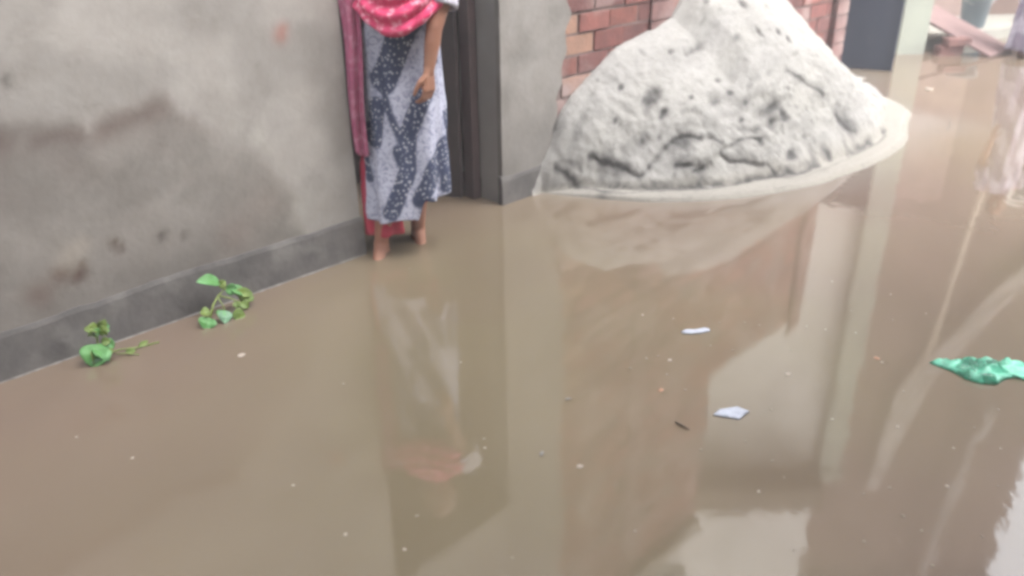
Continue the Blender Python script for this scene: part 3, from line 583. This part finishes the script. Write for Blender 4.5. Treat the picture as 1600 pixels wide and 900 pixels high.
def tubecloth(name, rings, m, parent, nth=120, nz=70, fold=.012, nf=9, seed=0, hem=None, strk=False):
    """rings: (z,cx,cy,rx,ry) bottom to top"""
    R = np.array(rings); T = np.linspace(0, 1, nz); V = []; uv = []
    for j, t in enumerate(T):
        for i in range(nth):
            th = 2*math.pi*i/nth; z0 = R[0, 0]
            if hem: z0 = hem(th, R[0, 1]+R[0, 3]*math.cos(th))
            z = z0+(R[-1, 0]-z0)*t; cx, cy, rx, ry = [float(np.interp(z, R[:, 0], R[:, k])) for k in (1, 2, 3, 4)]
            amp = fold*(1-.65*t)
            fz = amp*(math.sin(th*nf+seed+1.2*math.sin(z*5+seed))+.55*math.sin(th*(nf*2-3)+2.1+seed+z*3))+.006*(float(vnoise(th*3+seed, z*14, seed+1))-.5)
            V.append((cx+(rx+fz)*math.cos(th), cy+(ry+fz)*math.sin(th), z)); uv.append((th*.17, z))
    F = [(j*nth+i, j*nth+(i+1) % nth, (j+1)*nth+(i+1) % nth, (j+1)*nth+i) for j in range(nz-1) for i in range(nth)]
    o = mk(name, V, F, m, parent, True)
    if strk:
        A_ = np.array(V); b_ = strokes(A_[:, 0], A_[:, 2]); back = A_[:, 1] > 3.5; b_ = np.where(back, strokes(-.886-A_[:, 0], A_[:, 2]-.02), b_); setcol(o, 'band', np.stack([b_, b_, b_, np.ones(len(b_))], 1))
    md = o.modifiers.new('t', 'SOLIDIFY'); md.thickness = .004; md.offset = 1
    return o
# printed cotton: diagonal dark dotted bands over pale marbled cloth
def dress_mat(name, dk, pl, ln, vcol=False):
    m = bpy.data.materials.new(name); m.use_nodes = True; n = m.node_tree.nodes; L = m.node_tree.links; p = n['Principled BSDF']; p.inputs['Roughness'].default_value = .85; p.inputs['Specular IOR Level'].default_value = .2
    tc = n.new('ShaderNodeTexCoord'); sp = n.new('ShaderNodeSeparateXYZ'); L.new(tc.outputs['Object'], sp.inputs[0])
    def math_(op, a, b=None, c=None):
        x = n.new('ShaderNodeMath'); x.operation = op
        for i, v in enumerate((a, b, c)):
            if v is None: continue
            if isinstance(v, (int, float)): x.inputs[i].default_value = v
            else: L.new(v, x.inputs[i])
        return x.outputs[0]
    no = n.new('ShaderNodeTexNoise'); no.inputs['Scale'].default_value = 5; no.inputs['Detail'].default_value = 2; L.new(tc.outputs['Object'], no.inputs[0])
    ph_ = math_('ADD', math_('MULTIPLY', sp.outputs[0], 43.), math_('MULTIPLY', sp.outputs[2], -18.))
    ph_ = math_('ADD', ph_, math_('MULTIPLY', no.outputs[0], 6.5))
    band = math_('SINE', math_('ADD', ph_, -2.9)); mr = n.new('ShaderNodeMapRange'); mr.inputs[1].default_value = -.25; mr.inputs[2].default_value = .25; L.new(band, mr.inputs[0])
    if vcol: vc = n.new('ShaderNodeVertexColor'); vc.layer_name = 'band'; mr = n.new('ShaderNodeMapRange'); L.new(vc.outputs[0], mr.inputs[0])
    vo = n.new('ShaderNodeTexVoronoi'); vo.inputs['Scale'].default_value = 62; L.new(tc.outputs['Object'], vo.inputs['Vector'])
    dot = n.new('ShaderNodeMapRange'); dot.inputs[1].default_value = .36; dot.inputs[2].default_value = .26; L.new(vo.outputs['Distance'], dot.inputs[0])
    n2 = n.new('ShaderNodeTexNoise'); n2.inputs['Scale'].default_value = 26; n2.inputs['Detail'].default_value = 3; n2.inputs['Distortion'].default_value = 2.5; L.new(tc.outputs['Object'], n2.inputs[0])
    sq = n.new('ShaderNodeMapRange'); sq.inputs[1].default_value = .46; sq.inputs[2].default_value = .64; L.new(n2.outputs[0], sq.inputs[0])
    def rgb(c): r = n.new('ShaderNodeRGB'); r.outputs[0].default_value = (*c, 1); return r.outputs[0]
    def mix(f, a, b): 
        x = n.new('ShaderNodeMix'); x.data_type = 'RGBA'; L.new(f, x.inputs[0]); L.new(a, x.inputs[6]); L.new(b, x.inputs[7]); return x.outputs[2]
    darkc = mix(dot.outputs[0], rgb(dk), rgb(tuple(.45*v+.15 for v in pl))); palec = mix(sq.outputs[0], rgb(pl), rgb(ln))
    L.new(mix(mr.outputs[0], palec, darkc), p.inputs['Base Color']); return m
M_dress = dress_mat('blue_white_print', (.045, .055, .10), (.38, .39, .48), (.20, .21, .29), True)
M_dress2 = dress_mat('lavender_print', (.24, .20, .28), (.50, .47, .55), (.32, .29, .38))
M_red = mat('crimson_cotton', (.36, .035, .06), (.27, .02, .045), 8, .85)
def speckled(name, a_, b_, c_, sc=30):
    return mat(name, a_, b_, sc, .85, .002, 60, c3=c_, scale3=sc*1.4, detail=3)
M_scarf = speckled('pink_red_scarf', (.62, .07, .17), (.50, .035, .11), (.80, .42, .50), 26)
M_dup = speckled('purple_pink_veil', (.34, .10, .17), (.26, .07, .13), (.40, .17, .24), 20)
M_sleeve = mat('white_sleeve', (.55, .54, .60), (.46, .45, .53), 12, .85)

P1 = dict(root=(-.46, 3.52, GZ), pel=(-.455, 3.54, .80), waist=(-.445, 3.525, .95), chest=(-.425, 3.50, 1.09), neck=(-.40, 3.465, 1.26), head=(-.385, 3.43, 1.38), face=(.12, -1, -.18),
    knL=(-.52, 3.49, .42), anL=(-.585, 3.45, .04), fwL=(-.12, -1, 0), knR=(-.41, 3.55, .42), anR=(-.435, 3.62, .04), fwR=(.25, -1, 0),
    arms=[((-.225, 3.47, 1.19), (-.290, 3.385, .985), (-.318, 3.355, .825), (-.05, -.10, -1), (-.5, -.8, 0), (-.9, .5, 0), 1.1),
          ((-.57, 3.51, 1.19), (-.58, 3.50, 1.01), (-.50, 3.40, 1.06), (1, -.1, .05), (0, -.3, 1), (0, 1, 0), .5)])
w1 = make_person(P1, 'woman in blue and white printed dress and pink scarf standing barefoot in the doorway')
def hem1(th, x): 
    return .175+.10*float(sstep(-.40, -.37, x))+.015*math.sin(th*3)
tubecloth('dress', [(.10, -.455, 3.50, .170, .155), (.35, -.450, 3.50, .170, .145), (.60, -.448, 3.51, .168, .13), (.85, -.450, 3.525, .160, .125), (1.0, -.44, 3.515, .150, .115), (1.12, -.42, 3.495, .152, .11), (1.20, -.41, 3.48, .14, .095), (1.235, -.402, 3.47, .075, .07), (1.25, -.40, 3.465, .062, .06)], M_dress, w1, nth=240, nz=170, strk=True, hem=hem1, nf=6, fold=.016)
tubecloth('trouser_leg', [(.085, -.570, 3.49, .088, .065), (.2, -.580, 3.50, .082, .055), (.42, -.575, 3.50, .080, .05), (.55, -.53, 3.53, .06, .06), (.72, -.525, 3.53, .075, .075), (.8, -.53, 3.54, .08, .09)], M_red, w1, nth=60, nz=40, nf=5, fold=.010, seed=3)
tubecloth('trouser_leg', [(.20, -.425, 3.60, .055, .055), (.5, -.40, 3.555, .07, .075), (.72, -.38, 3.555, .085, .09), (.8, -.375, 3.55, .08, .09)], M_red, w1, nth=60, nz=40, nf=5, fold=.008, seed=5)
# sleeves
def sleeve(p0, p1, r0, r1, parent, m):
    mb = MB(); P = [Vector(p0).lerp(Vector(p1), t) for t in np.linspace(0, 1, 12)]; d = (Vector(p1)-Vector(p0)).normalized(); u = d.orthogonal().normalized(); v = d.cross(u); V = []; n_ = 28
    for i, c in enumerate(P):
        r = r0+(r1-r0)*i/11
        for k in range(n_): a = 2*math.pi*k/n_; rr_ = r*(1+.07*math.sin(a*5+i*.5)+.04*math.sin(i*2.2+a)); V.append(c+(u*math.cos(a)+v*math.sin(a))*rr_)
    F = [(j*n_+i, j*n_+(i+1) % n_, (j+1)*n_+(i+1) % n_, (j+1)*n_+i) for j in range(11) for i in range(n_)]
    o = mk('sleeve', V, F, m, parent, True); md = o.modifiers.new('t', 'SOLIDIFY'); md.thickness = .003; md.offset = 1; return o
sleeve((-.235, 3.475, 1.20), (-.262, 3.42, 1.06), .064, .062, w1, M_sleeve); sleeve((-.565, 3.51, 1.20), (-.58, 3.505, 1.07), .062, .058, w1, M_sleeve)
# scarf draped over the front: a sagging shell with a U-shaped lower edge
def scarf():
    nth, nz = 110, 46; V = []
    for j in range(nz):
        t = j/(nz-1)
        for i in range(nth):
            th = math.radians(188)+math.radians(168)*i/(nth-1); c, s_ = math.cos(th), math.sin(th); low = .962+.11*abs(c+.05)**2.0
            z = 1.245-(1.245-low)*t
            rx = float(np.interp(z, [.9, 1.05, 1.15, 1.2, 1.245], [.175, .185, .18, .165, .07])); ry = float(np.interp(z, [.9, 1.05, 1.15, 1.2, 1.245], [.18, .185, .165, .13, .085]))
            k = .009*math.sin((z-low)*95+1.5*math.sin(th*2))*sstep(0, .2, t)+.004*math.sin(th*14+z*9)
            k -= .03*float(sstep(.93, 1, t))
            V.append((-.437+.03*(z-.9)/.3+(rx+k)*c, 3.50-.02*(z-.9)/.3+(ry+k)*s_, z))
    F = [(j*nth+i, j*nth+i+1, (j+1)*nth+i+1, (j+1)*nth+i) for j in range(nz-1) for i in range(nth-1)]
    o = mk('scarf', V, F, M_scarf, w1, True); md = o.modifiers.new('t', 'SOLIDIFY'); md.thickness = .006; md.offset = 1
scarf()
def veil():
    nz, nx = 50, 14; V = []
    for j in range(nz):
        t = j/(nz-1); z = 1.2-(1.2-.48)*t
        for i in range(nx):
            u_ = i/(nx-1); wl = .085-.03*t; x = -.615-.025*(1-t)*1.0+(u_-.5)*wl+.012*math.sin(t*5)-.0; y = 3.42+.05*t*0+.012*math.sin(u_*9+t*3)+.01*math.sin(t*8)
            zz = z-(.03*math.sin(u_*2.5) if j > nz-6 else 0); V.append((x, y, zz))
    F = [(j*nx+i, j*nx+i+1, (j+1)*nx+i+1, (j+1)*nx+i) for j in range(nz-1) for i in range(nx-1)]
    o = mk('veil', V, F, M_dup, w1, True); md = o.modifiers.new('t', 'SOLIDIFY'); md.thickness = .004
veil()
# second person, cut by the right edge of the picture
ox, oy = 4.78, 7.72
P2 = dict(root=(ox, oy, GZ), pel=(ox, oy, .82), waist=(ox, oy, .98), chest=(ox, oy, 1.13), neck=(ox, oy-.01, 1.30), head=(ox, oy-.03, 1.42), face=(-.3, -1, -.1),
    knL=(ox-.08, oy-.02, .42), anL=(ox-.09, oy+.02, .04), fwL=(-.3, -1, 0), knR=(ox+.09, oy-.02, .42), anR=(ox+.10, oy+.02, .04), fwR=(.1, -1, 0),
    arms=[((ox+.17, oy, 1.24), (ox+.22, oy, .98), (ox+.22, oy-.06, .76), (0, -.15, -1), (0, -1, 0), (-1, 0, 0), .4), ((ox-.17, oy, 1.24), (ox-.22, oy, .98), (ox-.22, oy-.06, .76), (0, -.15, -1), (0, -1, 0), (1, 0, 0), .4)])
w2 = make_person(P2, 'person in pale lavender printed clothing standing in water at the right edge')
tubecloth('dress', [(.06, ox, oy, .23, .2), (.4, ox, oy, .20, .17), (.85, ox, oy, .165, .135), (1.0, ox, oy, .155, .12), (1.16, ox, oy, .16, .12), (1.24, ox, oy, .14, .10), (1.275, ox, oy, .075, .07), (1.29, ox, oy-.01, .06, .06)], M_dress2, w2, nth=80, nz=40, nf=8, fold=.015, seed=4)
sleeve((ox+.16, oy, 1.25), (ox+.21, oy, 1.04), .062, .058, w2, M_dress2); sleeve((ox-.16, oy, 1.25), (ox-.21, oy, 1.04), .062, .058, w2, M_dress2)

# ---------------------------------------------------------------- sprigs by the wall
M_leafb = mat('bright_leaf', (.075, .20, .06), (.055, .15, .045), 20, .5, c3=(.11, .26, .11), scale3=25)
M_leafy = mat('yellow_green_leaf', (.12, .17, .04), (.08, .13, .03), 25, .5)
M_leafp = mat('pale_leaf_back', (.14, .26, .16), (.11, .21, .13), 25, .5)
M_stem = mat('green_stem', (.17, .22, .06), (.12, .15, .05), 30, .6)
def leaf_mesh(name, base, tip, wid, m, parent, bend=.15, roll=0., up=(0, 0, 1)):
    b0 = Vector(base); t0 = Vector(tip); d = t0-b0; Ln = d.length; d.normalize(); s = d.cross(Vector(up)).normalized(); nn_ = s.cross(d)
    s = (Matrix.Rotation(roll, 3, d)@s); nn_ = s.cross(d); V = []; nu, nv = 7, 12
    for j in range(nv):
        t = j/(nv-1); w_ = wid*math.sin(math.pi*min(1, max(.02, t))**.8)**.75*.5 if 0 < t < 1 else wid*.03
        for i in range(nu):
            u_ = i/(nu-1)*2-1; V.append(b0+d*Ln*t+s*u_*w_+nn_*(-bend*Ln*(t-.5)**2*2+bend*Ln*.5+abs(u_)*w_*.35+.04*w_*math.sin(t*14)))
    F = [(j*nu+i, j*nu+i+1, (j+1)*nu+i+1, (j+1)*nu+i) for j in range(nv-1) for i in range(nu-1)]
    o = mk(name, V, F, m, parent, True); md = o.modifiers.new('t', 'SOLIDIFY'); md.thickness = .0012; return o
# a leaf is given by points in wall coordinates (s, q, h)
def sprig(rootp, label, stems, leaves, shift):
    ds, dh = shift; sh = lambda p_: (p_[0]+ds, p_[1]+.01, p_[2]+dh)
    stems = [([sh(p_) for p_ in st], rad) for st, rad in stems]; leaves = [(sh(a_), sh(b_), wd*1.35, mm, be, ro) for a_, b_, wd, mm, be, ro in leaves]
    r = thing('sprig', W(*rootp), label, 'plant', 'leafy sprigs at the foot of the wall')
    for st, rad in stems:
        m_ = MB(); m_.tube([W(*p_) for p_ in st], [rad*(1-.4*i/len(st)) for i in range(len(st))], 7); m_.build('stem', M_stem, r, True)
    for a_, b_, wd, mm, be, ro in leaves: leaf_mesh('leaf', W(*a_), W(*b_), wd, mm, r, be, ro, up=N3*.75+Z3*.65)
    rq = random.Random(int(-rootp[0]*100)); src = list(leaves)
    for k in range(9):
        a_, b_, wd, mm, be, ro = rq.choice(src); jt = lambda p_: (p_[0]+rq.uniform(-.02, .02), p_[1]+rq.uniform(-.015, .015), max(.002, p_[2]+rq.uniform(-.02, .012)))
        a2 = jt(a_); an = rq.uniform(-1, 1); dx, dh_ = b_[0]-a_[0], b_[2]-a_[2]; b2 = (a2[0]+(dx*math.cos(an)-dh_*math.sin(an))*.8, a2[1]+(b_[1]-a_[1])*.8, max(.002, a2[2]+(dx*math.sin(an)+dh_*math.cos(an))*.8))
        leaf_mesh('leaf', W(*a2), W(*b2), wd*.8, rq.choice([mm, M_leafy, M_leafb]), r, be, ro+rq.uniform(-.5, .5), up=N3*.75+Z3*.65)
    return r
def Wp(x, y): # wall coordinates of a point standing over the water
    r_ = np.array([x, y])-B0; return float(r_@D), float(r_@N)
sprig((-2.0, .06, 0), 'sprig with one big bright round leaf, left of the two by the wall',
    [([(-2.005, .085, -.01), (-2.0, .075, .04), (-1.995, .065, .085), (-1.98, .06, .12)], .004), ([(-1.99, .09, .012), (-1.94, .10, .018), (-1.88, .11, .006), (-1.81, .12, .003)], .0035), ([(-1.96, .11, .012), (-1.93, .135, .012), (-1.90, .16, .004)], .003)],
    [((-2.0, .08, .055), (-2.045, .12, -.004), .075, M_leafb, .2, .2), ((-2.02, .08, .05), (-1.99, .12, .0), .06, M_leafb, .25, -.5), ((-2.0, .09, .03), (-2.06, .10, .012), .045, M_leafp, .2, .3),
     ((-1.985, .06, .10), (-2.02, .07, .125), .03, M_leafy, .2, .2), ((-1.98, .06, .11), (-1.955, .07, .135), .026, M_leafy, .2, .6), ((-1.985, .06, .09), (-1.955, .08, .10), .028, M_leafy, .3, .1), ((-1.995, .07, .07), (-2.025, .07, .095), .026, M_leafy, .3, .9), ((-1.98, .07, .055), (-1.955, .085, .03), .03, M_leafb, .3, .3),
     ((-1.88, .11, .010), (-1.84, .10, .012), .014, M_leafy, .1, .2), ((-1.93, .12, .012), (-1.90, .14, .014), .014, M_leafy, .1, .2)], (-.055, 0))
sprig((-1.55, .06, 0), 'sprig with arching stem and several small leaves, nearer the doorway',
    [([(-1.60, .12, .03), (-1.565, .09, .065), (-1.53, .07, .085), (-1.50, .07, .105), (-1.535, .06, .14)], .0045), ([(-1.53, .07, .085), (-1.49, .085, .065), (-1.46, .10, .04)], .004), ([(-1.50, .07, .105), (-1.46, .07, .085), (-1.42, .08, .055)], .004), ([(-1.535, .07, .085), (-1.53, .1, .05), (-1.54, .13, .02)], .003)],
    [((-1.51, .06, .13), (-1.60, .06, .165), .042, M_leafb, .15, .3), ((-1.60, .12, .035), (-1.635, .14, .004), .05, M_leafb, .2, .2), ((-1.59, .11, .05), (-1.625, .10, .055), .03, M_leafy, .2, .2), ((-1.545, .12, .045), (-1.56, .155, .006), .042, M_leafp, .2, -.2),
     ((-1.50, .07, .105), (-1.45, .075, .085), .034, M_leafb, .2, .5), ((-1.48, .07, .10), (-1.43, .09, .055), .034, M_leafb, .2, -.3), ((-1.47, .08, .08), (-1.40, .09, .055), .03, M_leafy, .2, .2), ((-1.52, .065, .12), (-1.49, .065, .135), .026, M_leafy, .2, .4), ((-1.46, .10, .04), (-1.44, .12, .018), .028, M_leafy, .2, .2), ((-1.52, .14, .02), (-1.47, .145, .004), .04, M_leafy, .1, .2), ((-1.44, .08, .06), (-1.405, .10, .03), .03, M_leafy, .2, .2)], (-.065, -.008))

# ---------------------------------------------------------------- floating litter
def film(name, cx, cy, outline, m, label, cat, hgt=.012, seed=1, rot=0, res=26):
    """crumpled plastic film whose outline is a closed polygon (local metres)"""
    V = []; F = []; nr = 12; K = 64; pl = np.array(outline+[outline[0]]); dl = np.r_[0, np.cumsum(np.hypot(*np.diff(pl, axis=0).T))]; tt = np.linspace(0, dl[-1], K, endpoint=False)
    ex = np.interp(tt, dl, pl[:, 0]); ey = np.interp(tt, dl, pl[:, 1]); V.append((cx, cy, .004+hgt*.5))
    for r in range(1, nr+1):
        f = r/nr
        for k in range(K):
            x, y = ex[k]*f, ey[k]*f; z = .004+hgt*(float(abs(vnoise(x*30+seed, y*44, seed)-.5)*2)*.9+float(vnoise(x*90, y*130, seed+3))*.4)*(1-f**5)
            V.append((cx+x, cy+y, z if r < nr else .0015))
    for k in range(K): F.append((0, 1+k, 1+(k+1) % K))
    for r in range(nr-1):
        for k in range(K): a_ = 1+r*K+k; b_ = 1+r*K+(k+1) % K; F.append((a_, a_+K, b_+K, b_))
    F.append(tuple(1+(nr-1)*K+k for k in range(K)))
    return tag(mk(name, V, F, m, loc=(cx, cy, 0), smooth=True), label, cat)
M_green = bpy.data.materials.new('green_film'); M_green.use_nodes = True; n = M_green.node_tree.nodes; L = M_green.node_tree.links; p = n['Principled BSDF']; p.inputs['Roughness'].default_value = .25; p.inputs['Specular IOR Level'].default_value = .6
tc = n.new('ShaderNodeTexCoord'); no = n.new('ShaderNodeTexNoise'); no.inputs['Scale'].default_value = 13; no.inputs['Detail'].default_value = 4; L.new(tc.outputs['Object'], no.inputs[0])
cr = n.new('ShaderNodeValToRGB'); cr.color_ramp.elements[0].position = .40; cr.color_ramp.elements[0].color = (.06, .30, .19, 1); cr.color_ramp.elements[1].position = .62; cr.color_ramp.elements[1].color = (.17, .62, .43, 1); L.new(no.outputs[0], cr.inputs[0]); L.new(cr.outputs[0], p.inputs['Base Color'])
al = n.new('ShaderNodeMapRange'); al.inputs[1].default_value = .36; al.inputs[2].default_value = .62; al.inputs[3].default_value = .45; al.inputs[4].default_value = .97; L.new(no.outputs[0], al.inputs[0]); L.new(al.outputs[0], p.inputs['Alpha'])
gb_ = film('plastic_bag', 1.575, 2.385, [(-.155, .045), (-.13, .062), (-.10, .042), (-.06, .05), (-.02, .075), (.02, .055), (.05, .06), (.09, .035), (.13, .045), (.165, .03), (.18, -.02), (.15, -.075), (.115, -.08), (.09, -.055), (.04, -.07), (.0, -.10), (-.05, -.09), (-.085, -.06), (-.10, -.02), (-.125, .01)], M_green, 'crumpled translucent green plastic bag floating on the muddy water', 'plastic bag', .032, 4)
M_white = mat('white_film', (.40, .43, .50), (.36, .38, .45), 20, .4)
film('plastic_scrap', .673, 2.672, [(-.056, -.004), (-.04, .01), (.0, .012), (.04, .022), (.056, .018), (.052, .0), (.02, -.012), (-.02, -.018), (-.045, -.014)], M_white, 'narrow white plastic scrap floating, the one farther from the camera', 'plastic scrap', .006, 9)
film('plastic_scrap', .68, 2.15, [(-.062, -.008), (-.04, .018), (.0, .026), (.022, .034), (.040, .018), (.056, .006), (.036, -.012), (.012, -.036), (-.012, -.026), (-.04, -.018)], M_white, 'wide white plastic scrap with a pointed end floating, the nearer and larger one', 'plastic scrap', .009, 12)
SPK = [(-0.962, 2.553), (-0.616, 1.838), (-1.328, 2.078), (-0.182, 2.482), (-0.259, 1.706), (-0.279, 1.585), (-0.566, 2.354), (-0.091, 2.038), (0.187, 1.901), (0.507, 2.505), (0.541, 2.474), (0.481, 2.286), (0.559, 2.288), (0.517, 2.383), (0.498, 2.811), (0.609, 2.776), (0.776, 2.741), (0.869, 2.738), (0.918, 2.716), (0.776, 2.537), (0.978, 2.531), (0.923, 2.372), (1.09, 2.701), (1.299, 2.817), (1.426, 2.74), (1.572, 2.787), (1.507, 2.953), (1.257, 2.466), (1.264, 2.44), (1.26, 2.258), (1.159, 2.067), (0.748, 1.84), (0.737, 1.914), (0.684, 2.006), (1.387, 2.058), (1.41, 1.954), (1.021, 1.79), (0.942, 1.768), (1.173, 1.597), (1.005, 1.503), (1.008, 1.678), (0.873, 1.588), (1.032, 1.621), (3.257, 6.447), (1.252, 2.647), (0.544, 1.969), (0.661, 1.782), (0.305, 1.636), (-0.088, 1.994), (-0.441, 3.265), (-0.01, 1.549), (-1.117, 1.97), (-0.436, 1.641), (1.152, 2.675), (1.317, 3.077), (1.317, 1.789), (1.277, 1.96), (0.688, 1.561), (1.509, 2.15), (0.464, 2.489), (0.4, 2.427), (0.705, 2.571), (0.806, 2.168), (0.977, 2.112), (1.179, 1.792)]
M_spk = [mat('pale_speck', (.34, .30, .26), (.28, .24, .2), 60, .7), mat('orange_speck', (.38, .23, .16), (.32, .18, .12), 60, .7), mat('dull_speck', (.22, .19, .15), (.18, .15, .115), 60, .7)]
protos = {}; USED = set()
rs = random.Random(21)
big = {0: (.011, 0), 8: (.008, 0), 11: (.009, 1), 10: (.007, 0), 21: (.008, 0), 43: (.03, 0), 27: (.009, 1)}
for i, (x, y) in enumerate(SPK):
    r, mi = big.get(i, (rs.uniform(.0026, .0050), rs.choice([0, 0, 2, 2])))
    if (mi,) not in protos:
        bm = bmesh.new(); bmesh.ops.create_icosphere(bm, subdivisions=2, radius=1)
        for v in bm.verts:
            k = .65+.7*float(vnoise(v.co.x*2+mi*5+3, v.co.y*2+v.co.z, mi+2)); v.co = Vector((v.co.x*k*1.35, v.co.y*k*.9, v.co.z*.32))
        me = bpy.data.meshes.new('floating_speck'); bm.to_mesh(me); bm.free(); me.materials.append(M_spk[mi]); protos[(mi,)] = me
    o = bpy.data.objects.new('floating_speck', protos[(mi,)]); COL.objects.link(o); o.location = (x, y, r*.12); o.scale = (r, r, max(r, .006)*.8); o.rotation_euler = (0, 0, rs.uniform(0, 6))
    kind = ['pale', 'orange', 'dull brown'][mi]; size = 'tiny' if r < .0045 else 'small' if r < .009 else 'larger'
    lm = [(.505, 2.087, 'the dark twig'), (.673, 2.672, 'the narrow white scrap'), (.68, 2.15, 'the wide white scrap'), (1.575, 2.385, 'the green bag'), (-1.45, 2.6, 'the sprig with the round leaf'), (-1.13, 2.85, 'the arching sprig'), (-.55, 3.45, "the woman's feet"), (1.17, 4.05, 'the sand pile foot')]
    done = False; srt = sorted(lm, key=lambda q: math.hypot(q[0]-x, q[1]-y))
    for a_ in range(4):
        lx, ly, ln = srt[a_]
        dx, dy = x-lx, y-ly; cm = math.hypot(dx, dy); side = ('right' if dx > 0 else 'left'); dw = 'just' if cm < .1 else 'a hand' if cm < .2 else 'a forearm' if cm < .4 else 'an arm' if cm < .75 else 'a stride'
        side = side+' of' if abs(dx) > 2*abs(dy) else ('beyond' if dy > 0 else 'nearer than') if abs(dy) > 2*abs(dx) else ('behind and '+side+' of' if dy > 0 else 'before and '+side+' of')
        lb_ = '%s %s fleck %s %s %s' % (size, kind, dw, side, ln)
        if lb_ not in USED and len(lb_.split()) <= 16: done = True; break
    if not done: lb_ = '%s %s fleck amid %s and %s' % (size, kind, srt[0][2], srt[1][2])
    USED.add(lb_); tag(o, lb_, 'debris', 'flecks of debris floating on the water')
m_ = MB(); m_.tube([(.494, 2.105, .004), (.508, 2.085, .006), (.53, 2.065, .004)], [.0025, .0035, .0015], 6)
tag(m_.build('twig', mat('dark_twig', (.07, .055, .04), rough=.8), loc=(.508, 2.085, 0)), 'short dark twig floating left of the larger white scrap', 'twig')
for (x, y, a_, lb_) in ((.165, 2.235, .3, 'tiny dark leaf bit floating in the middle of the water'), (.076, 1.95, 1.2, 'tiny dark leaf bit floating nearest the camera')):
    leaf_mesh('leaf_bit', (x, y, .002), (x+.022*math.cos(a_), y+.022*math.sin(a_), .003), .009, M_stone, None); o = COL.objects[-1]; tag(o, lb_, 'leaf')
